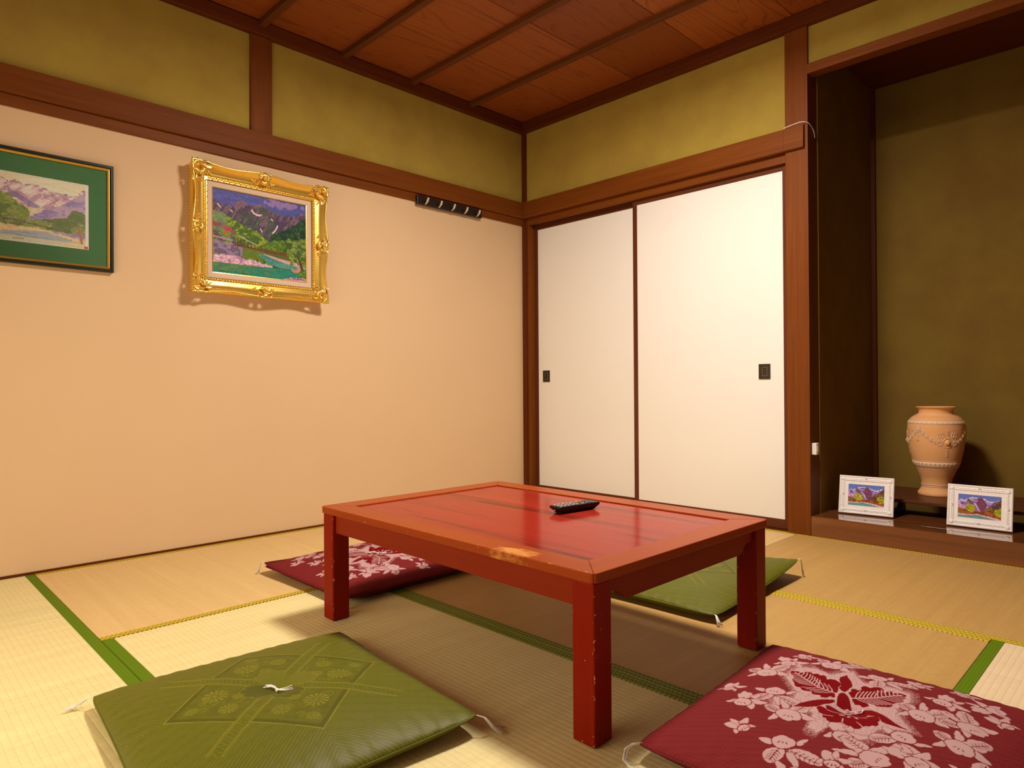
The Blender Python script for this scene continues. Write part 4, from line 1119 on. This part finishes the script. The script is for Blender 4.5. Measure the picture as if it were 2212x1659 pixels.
def paint_red(X, Y):
    cv = Canvas(X[0, 0], X[-1, 0], Y[0, 0], Y[0, -1], X.shape[0], X.shape[1], (104, 19, 23))
    pale, red = (188, 152, 152), (116, 8, 14)
    n = fbm(X + 1, Y + 1, 60, 4); g = np.random.default_rng(2).random(X.shape)
    m = np.zeros(X.shape)
    big = {k: [(a * 1e-4, b * 1e-4) for a, b in v] for k, v in BIG.items()}
    c = np.mean(big['glow'], axis=0)
    core = cv.inside(big['glow'])
    for k, pr in ((1.16, .80), (1.11, .62), (1.06, .42), (1.02, .22)):
        cv.over(cv.inside([(c[0] + (a - c[0]) * k, c[1] + (b - c[1]) * k) for a, b in big['glow']]) & (g > pr), pale)
    cv.over(core & (g > .06), pale); m = np.maximum(m, core)
    spots = [(-.173, .221, 'B', 0), (-.184, .153, 'C', .3), (-.105, .198, 'A', -.4), (-.057, .255, 'B', .6), (-.202, .07, 'A', 0), (-.008, .195, 'D', .5), (-.238, -.044, 'B', 0), (.067, .219, 'B', .4), (-.148, -.021, 'D', 0),
             (.119, .154, 'C', -.3), (-.181, -.104, 'C', 0), (-.086, -.11, 'A', .15), (.104, .052, 'A', -.25), (-.136, -.197, 'B', 1.2), (.184, .077, 'A', .7), (-.061, -.204, 'D', .2), (.017, -.129, 'C', .3), (.097, -.057, 'D', -.5), (.177, -.021, 'A', -.2),
             (.08, -.159, 'A', 1.4), (.025, -.216, 'B', .2), (.134, -.125, 'C', 1.0), (.21, -.11, 'D', 2.0), (.13, -.215, 'D', .9), (.20, -.20, 'B', .3), (-.02, -.275, 'B', 2.0), (.085, -.27, 'C', .6), (.225, .16, 'B', 1.1), (.20, .22, 'C', 2.2), (.14, .25, 'B', .1)]
    for (x, y, k, a) in spots:
        s = 1.0
        ca, sa = math.cos(a) * s, math.sin(a) * s
        petals = [ruffle([(x + (p * ca - q * sa) * 1e-4, y + (p * sa + q * ca) * 1e-4) for p, q in P], 1.07 if len(P) > 6 else 1.12) for P in FLOWERS[k]]
        for pi_, P in enumerate(petals):
            cv.line(P + P[:1], 0.0010, red); ins = cv.inside(P); cv.over(ins, pale); m = np.maximum(m, ins)
            cc = np.mean(P, axis=0)
            if k in 'AD' and len(P) >= 27 and pi_ < len(petals) - 1:      # veined leaf
                P_ = np.array(P); far = P_[np.argmax(np.hypot(P_[:, 0] - x, P_[:, 1] - y))]; nearp = P_[np.argmin(np.hypot(P_[:, 0] - x, P_[:, 1] - y))]
                d = far - nearp; L = np.linalg.norm(d); d /= L; nn = np.array([-d[1], d[0]])
                v = cv.near([nearp, far - d * .006], .0008)
                for q in np.arange(.2, .85, .14):
                    p0 = nearp + d * L * q
                    for sd in (-1, 1): v |= cv.near([p0, p0 + d * .005 + nn * sd * .0085], .0006)
                cv.over(v & ins, red)
            elif pi_ < len(petals) - 1: cv.line([(x, y), tuple(cc * .7 + np.array([x, y]) * .3)], .0006, red)
        P = petals[-1]; cv.line(P + P[:1], .0008, red)
        cc = np.mean(P, axis=0)
        for dx in (-.005, 0, .005): cv.line([(cc[0] + dx * ca, cc[1] + dx * sa), (cc[0] + dx * ca * 1.6 - .004 * sa * -1, cc[1] + dx * sa * 1.6 - .005 * ca)], .0009, red)
    for k in ('narrowL', 'narrowR', 'leaf1', 'leaf2', 'sepal', 'column', 'bloom'):
        ins = cv.inside(big[k]); cv.over(ins, red); m = np.maximum(m, ins)
        if k in ('column', 'leaf1', 'leaf2'): cv.line(big[k] + big[k][:1], 0.0011, pale)
    for rib, dirs in (('rib1', (1, -1)), ('rib2', (1, -1))):
        L = np.array(big[rib]); leaf = cv.inside(big['leaf' + rib[-1]])
        vein = cv.near(L, 0.0016)
        tot = 13
        for k in range(1, tot):
            s = k / tot * (len(L) - 1); i = int(s); p = L[i] + (L[i + 1] - L[i]) * (s - i)
            tg = (L[i + 1] - L[i]) / np.linalg.norm(L[i + 1] - L[i])
            if rib == 'rib1': tg = -tg
            for sd in dirs:
                nr = np.array([-tg[1], tg[0]]) * sd
                a = p + tg * .008 + nr * .012; b = p + tg * .024 + nr * (.026 if rib == 'rib1' else .030)
                vein |= cv.near([p, a, b], 0.0011)
        inner = cv.inside(big['leaf' + rib[-1]])
        cv.over(vein & inner, pale)
    for k in ('lines', 'line2', 'line3', 'line4'): cv.line(big[k], 0.0011, pale)
    b = np.mean(big['bloom'], axis=0)
    for dx in (-.010, 0.0, .011): cv.line([(b[0] + dx * .8, b[1] + .012 + dx * .6), (b[0] + dx * 1.3, b[1] + .004 + dx * .5)], 0.0022, pale)
    return cv.c, 1.0 - m, None

def paint_green(X, Y):
    cv = Canvas(X[0, 0], X[-1, 0], Y[0, 0], Y[0, -1], X.shape[0], X.shape[1], (0, 0, 0))
    k = np.full(X.shape, 0.5)
    x, y = X + .008, Y - .008
    u, v = (x + y) / math.sqrt(2), (y - x) / math.sqrt(2)
    au, av = np.abs(u), np.abs(v); S = 0.160
    sq = (au < S) & (av < S)
    # fine raised lines running outwards from the four sides of the square
    out_v = ~sq & (av >= au)
    st = np.where(out_v, u, v)
    ph = np.mod(st, 0.0066)
    k = np.where(~sq & (ph < .0016), .72, k); k = np.where(~sq & (ph > .0045), .42, k)
    # frame lines of the square and its four fields
    dmx = np.maximum(au, av)
    k = np.where(sq, .46, k)
    k = np.where(np.abs(dmx - S) < .0013, .95, k); k = np.where(np.abs(dmx - S + .007) < .0045, .22, k)
    fld = sq & (au > .024) & (av > .024) & (dmx < S - .012)
    n = fbm(X + 2, Y + 2, 90, 6)
    k = np.where(fld, np.where(n > .52, .40, .52), k)
    # chrysanthemums in the fields
    for su in (-1, 1):
        for sv in (-1, 1):
            for (a, b, r) in ((.108, .066, .026), (.055, .112, .019), (.125, .125, .014), (.060, .060, .013)):
                du, dv = u - su * a, v - sv * b
                rr = np.hypot(du, dv); an = np.arctan2(dv, du)
                pet = (rr < r) & (rr > r * .28) & (np.cos(an * 13) > -.25)
                k = np.where((rr < r * 1.08) & fld, .44, k)
                k = np.where(pet & fld, .86, k); k = np.where((rr < r * .2) & fld, .8, k)
    for i in range(40):
        r = np.random.default_rng(100 + i); a, b = r.uniform(-.14, .14, 2); rad = r.uniform(.006, .011)
        rr = np.hypot(u - a, v - b); k = np.where(fld & (np.abs(rr - rad) < .0013) & (np.arctan2(v - b, u - a) > -1.5), .74, k)
    # woven bands along both axes
    for (p, q) in ((u, v), (v, u)):
        bd = (np.abs(p) < .0165) & (np.abs(q) < .262) & (np.abs(q) > .04)
        k = np.where(bd, .5, k)
        k = np.where(bd & ((np.abs(np.abs(p) - .0155) < .0011) | (np.abs(np.abs(p) - .0115) < .0009)), .92, k)
        zig = np.abs(np.mod(q / .010, 1.0) - .5) * 2 * .014 - .007
        k = np.where(bd & (np.abs(p - zig) < .0013), .84, k); k = np.where(bd & (np.abs(p + zig) < .0013), .30, k)
    # four smooth petals round the tie; sheen painted as two lighter, two darker
    r, a = np.hypot(u, v), np.arctan2(v, u)
    pr = .082 * np.abs(np.cos(2 * (a - PI / 4))) ** .34 * (1 - .10 * np.abs(np.cos(10 * (a - PI / 4))) ** 6)
    pt = r < pr
    k = np.where(pt, np.where(np.sin(a) > 0, .62, .26), k); k = np.where(np.abs(r - pr) < .0014, .82, k)
    rel = (k - .5) * .0009
    return np.zeros(X.shape + (3,)), k, rel

cushion('floor_cushion', 'olive green floor cushion in front of the table, nearest the left', (1.735, -2.530), -5.0, 0.640, 0.585, 0.076, 3, M_greencloth, M_green_plain, 460, 430, paint_green, (0.012, 0.0, 0.0, 0.004), {'tie': 1, 'corners': {(1, 1): 'spread', (-1, -1): 'spread'}})
cushion('floor_cushion', 'olive green floor cushion behind the table, near the alcove', (1.800, -1.055), 2.0, 0.600, 0.660, 0.070, 23, M_greencloth, M_green_plain, 330, 330, paint_green, (0.038, 0.0, 0.0, 0.0), {'tie': 1, 'corners': {(1, 1): 'hang', (1, -1): 'hang'}})
_t, redmesh = cushion('floor_cushion', 'dark red flowered floor cushion at bottom right, beside the table', (2.627, -1.790), 2.5, 0.575, 0.645, 0.076, 41, M_redcloth, M_red_plain, 520, 580, paint_red, (0.0, 0.0, 0.004, 0.006), {'tie': 0, 'corners': {(-1, -1): 'loop'}})
cushion('floor_cushion', 'dark red flowered floor cushion beyond the table, by the peach wall', (0.905, -1.735), 181.0, 0.575, 0.645, 0.076, 41, M_redcloth, M_red_plain, 0, 0, None, (0.014, 0.0, 0.004, 0.006), {'tie': 1, 'corners': {(1, 1): 'hang', (-1, 1): 'hang'}}, redmesh)

# ================================================================== alcove things
# ---- low display stand
sx0, sx1, sy0, sy1, sz = 1.995, 2.90, 0.290, 0.735, 0.072
st = tag(empty('display_stand', ((sx0 + sx1) / 2, (sy0 + sy1) / 2, AZ)), 'low dark wooden stand under the vase in the alcove', 'stand')
hw, hd = (sx1 - sx0) / 2, (sy1 - sy0) / 2
MB().box(-hw, hw, -hd, hd, sz - 0.014, sz).build('top', M_stand, st, bevel=0.003)
for s in (-1, 1):
    MB().prism([(-hd + .03, 0.0), (-hd + .08, 0.0), (-hd + .10, .018), (hd - .10, .018), (hd - .08, 0.0), (hd - .03, 0.0), (hd - .02, sz - .014), (-hd + .02, sz - .014)], 0, s * (hw - .05) - .011, s * (hw - .05) + .011).build('leg', M_stand, st, bevel=0.0015)
MB().box(-hw + .062, hw - .062, hd - .06, hd - .045, sz - 0.034, sz - 0.0142).build('stretcher', M_stand, st)

# ---- vase
vs_ = tag(empty('terracotta_vase', (2.228, 0.560, AZ + sz)), 'terracotta urn vase with pale relief garland and triangle bands', 'vase')
VP = [(0.0905, 0.0), (0.0925, 0.006), (0.0905, 0.014), (0.082, 0.024), (0.0755, 0.034), (0.0725, 0.044), (0.0735, 0.060), (0.079, 0.082), (0.092, 0.108), (0.106, 0.136), (0.1175, 0.164), (0.127, 0.196), (0.1345, 0.230), (0.1395, 0.266), (0.1415, 0.300), (0.1420, 0.325), (0.1395, 0.345), (0.133, 0.360), (0.121, 0.373), (0.104, 0.383), (0.0925, 0.388), (0.0865, 0.392), (0.0850, 0.397), (0.0850, 0.404), (0.0872, 0.412), (0.0925, 0.418), (0.0985, 0.422), (0.0990, 0.4245), (0.0965, 0.4255), (0.091, 0.423), (0.083, 0.414), (0.079, 0.400), (0.085, 0.380), (0.10, 0.36)]
VP = [(r * 0.845, z) for r, z in VP]
def spline(P, n):
    P = np.array(P); out = []
    for i in range(len(P) - 1):
        p0, p1, p2, p3 = P[max(i - 1, 0)], P[i], P[i + 1], P[min(i + 2, len(P) - 1)]
        for k in range(n):
            t = k / n
            out.append(tuple(0.5 * ((2 * p1) + (-p0 + p2) * t + (2 * p0 - 5 * p1 + 4 * p2 - p3) * t * t + (-p0 + 3 * p1 - 3 * p2 + p3) * t ** 3)))
    out.append(tuple(P[-1])); return out
MB().lathe([(0.0, 0.0)] + spline(VP, 3), 96).build('body', M_terra, vs_, smooth=True)
zz_ = np.array([p[1] for p in VP[:27]]); rr_ = np.array([p[0] for p in VP[:27]])
def vr(z): return float(np.interp(z, zz_, rr_))
def vp(a, z, o=0.0):
    r = vr(z) + o; return (r * math.cos(a), r * math.sin(a), z)
for z, w in ((0.0445, 0.0018), (0.0525, 0.0018), (0.3868, 0.0014)):
    MB().lathe([(vr(z - w) - .001, z - w), (vr(z) + .0022, z - w * .5), (vr(z) + .0022, z + w * .5), (vr(z + w) - .001, z + w)], 96).build('ring', M_relief, vs_, smooth=True)
def band(z0, z1, rows):
    b = MB(); n = 96
    prof = [(vr(z0) - .001, z0 - .001), (vr(z0) + .0016, z0), (vr((z0 + z1) / 2) + .0016, (z0 + z1) / 2), (vr(z1) + .0016, z1), (vr(z1) - .001, z1 + .001)]
    o = b.lathe(prof, n).build('pattern_band', M_relief, vs_, smooth=True)
    tr = MB(); nt = 34
    for r in range(rows):
        a0, a1 = z0 + (z1 - z0) * (r + .18) / rows, z0 + (z1 - z0) * (r + .82) / rows
        if r % 2 == 0 and rows > 1: a0, a1 = a1, a0
        for i in range(nt):
            c = 2 * PI * (i + .5 * (r % 2)) / nt; d = .055
            P = [vp(c - d, a0, .0022), vp(c + d, a0, .0022), vp(c, a1, .0022)]; Q = [vp(c - d, a0, .001), vp(c + d, a0, .001), vp(c, a1, .001)]
            tr.add(P + Q, [(0, 1, 2), (5, 4, 3), (0, 3, 4, 1), (1, 4, 5, 2), (2, 5, 3, 0)])
    tr.build('triangle_row', M_terra, o)
    for z in (z0 - .005, z1 + .005): MB().lathe([(vr(z - .001), z - .001), (vr(z) + .0014, z), (vr(z + .001), z + .001)], n).build('line_ring', M_relief, vs_)
band(0.345, 0.358, 1); band(0.136, 0.163, 2)
# garland: swags between hanging ribbons, a round fruit boss in the middle of each
gm = MB()
A0 = math.atan2(-3.1649 - 0.560, 3.0835 - 2.228)            # direction the urn shows to the room
def arc(c, zc, ra, rz, n=14, a0=0.0, a1=2 * PI):
    return [vp(c + ra * math.cos(a0 + (a1 - a0) * k / n), zc + rz * math.sin(a0 + (a1 - a0) * k / n), .0012) for k in range(n + 1)]
for q in range(3):
    C0 = A0 + 0.40 + q * 2 * PI / 3
    zc = 0.258
    gm.tube(arc(C0, zc, .165, .023), .0016, 5); MB().blob(vp(C0, zc + .002, -.002), (.013, .013, .015), None, 14, 10).build('fruit_boss', M_terra, vs_, smooth=True)
    gm.tube(arc(C0, zc - .012, .12, .011, 10, PI, 2 * PI), .0014, 5)
    for s in (-1, 1):
        gm.tube(arc(C0 + s * .27, zc - .002, .095, .0125), .0014, 5)
        for k in range(6):
            an = k * PI / 3; gm.blob(vp(C0 + s * .27 + .055 * math.cos(an), zc - .002 + .007 * math.sin(an), .001), (.003, .003, .003), None, 6, 4)
        for dd in (-.05, .05):
            gm.tube(arc(C0 + s * .24 + dd, zc + .036, .04, .012, 10), .0013, 5)
        zs = (0.262, 0.272, 0.287, 0.303, 0.317); an0 = .44
        for k in range(5):
            gm.tube(arc(C0 + s * (an0 + .145 * k), zs[k], .075, .0075 + .001 * k, 10), .0014, 5)
            gm.blob(vp(C0 + s * (an0 + .145 * k), zs[k], .0), (.005, .005, .004), None, 6, 4)
        e = C0 + s * 1.13 if s > 0 else C0 - 1.13
        gm.tube(arc(C0 + s * 1.10, 0.327, .055, .009, 12), .0016, 5)
        gm.tube([vp(C0 + s * 1.08, .318, .001), vp(C0 + s * 1.09, .295, .001), vp(C0 + s * 1.05, .270, .001), vp(C0 + s * 1.0, .262, .001)], .0015, 5)
    for z, r in ((.300, .005), (.312, .004), (.222, .005), (.208, .004), (.197, .0035)):
        gm.tube(arc(C0, z, r / .13, r, 10), .0012, 5)
gm.build('relief_garland', M_relief, vs_, smooth=True)

# ---- two small white photo frames
def photo_frame(label, loc, rz, seed):
    t = tag(empty('photo_frame', (loc[0], loc[1], AZ + 0.0006), R_(rz)), label, 'photo frame', 'small white photo frames in the alcove')
    W, H = 0.228, 0.176
    lean = R_(-13)
    def part(o):
        o.rotation_euler = (lean, 0, 0); return o
    iw, ih = 0.150, 0.098; cz = H / 2 + 0.002
    def shift(mb):
        mb.v = [(x, y, z + cz) for x, y, z in mb.v]; return mb
    bw_ = (W - iw) / 2; 
    mb = MB()
    # rectangular sweep with different border on each axis: sweep round the outer edge inwards
    ow, oh = W, H
    ring = rect_ring(MB(), ow, oh, [(0.0, 0.0), (0.0, -0.010), (-0.003, -0.0125), (-0.007, -0.0120), (-0.009, -0.0095), (-0.012, -0.0105), (-0.022, -0.0115), (-0.0245, -0.0085), (-0.027, -0.0085)])
    fo = part(shift(ring).build('frame', M_wframe, t))
    part(shift(MB().box(-ow / 2 + .005, ow / 2 - .005, -0.006, 0.0, -oh / 2 + .004, oh / 2 - .004)).build('back_board', M_wframe, t))
    mt = MB()
    for (a, b, c, d) in ((-ow / 2 + .026, ow / 2 - .026, ih / 2, oh / 2 - .026), (-ow / 2 + .026, ow / 2 - .026, -oh / 2 + .026, -ih / 2), (-ow / 2 + .026, -iw / 2, -ih / 2, ih / 2), (iw / 2, ow / 2 - .026, -ih / 2, ih / 2)):
        mt.box(a, b, -0.0080, -0.0066, c, d)
    part(shift(mt).build('mount_board', M_wframe, t))
    pic = picture_plane('photo', paint_photo(seed), iw, ih, -0.0068, M_print, t, cz); part(pic)
    hw_, hh_ = ow / 2 - .016, oh / 2 - .016
    for sx in (-1, 1):
        for sz_ in (-1, 1):
            orn = MB().blob((sx * hw_, -0.0115, sz_ * hh_), (0.0085, 0.003, 0.0085), None, 10, 6)
            part(shift(orn).build('corner_boss', M_wframe, t, smooth=True))
    rl = MB()
    for s in (-1, 1):
        for (L, hor) in ((hw_, True), (hh_, False)):
            for h in (-1, 1):
                pts = []
                for k in range(22):
                    q = .012 + (L - .024) * k / 21; w = .0016 * math.sin(k * 1.1)
                    pts.append((h * q, -.0108, s * hh_ + w) if hor else (s * hw_ + w, -.0108, h * q))
                rl.tube(pts, [.0010 + .0005 * math.sin(k * 1.7) for k in range(22)], 5)
            for k in range(5):
                a = k * PI / 4
                c = (0.005 * math.cos(a), s * hh_ + .004 * math.sin(a)) if hor else (s * hw_ + .004 * math.sin(a), .005 * math.cos(a))
                rl.blob((c[0], -.0118, c[1]), (.0022, .0016, .0022), None, 6, 4)
    part(shift(rl).build('scroll_relief', M_wrelief, t, smooth=True))
    # easel strut behind
    MB().prism([(0.030, cz + 0.02), (0.034, cz + 0.02), (0.090, 0.0), (0.085, 0.0)], 0, -0.025, 0.025).build('easel_strut', M_black, t)
    return t
photo_frame('white photo frame left of the vase, nearer the alcove pillar', (2.032, 0.172), 7.0, 51)
photo_frame('white photo frame in front of the vase, further from the alcove pillar', (2.468, 0.178), 1.5, 87)
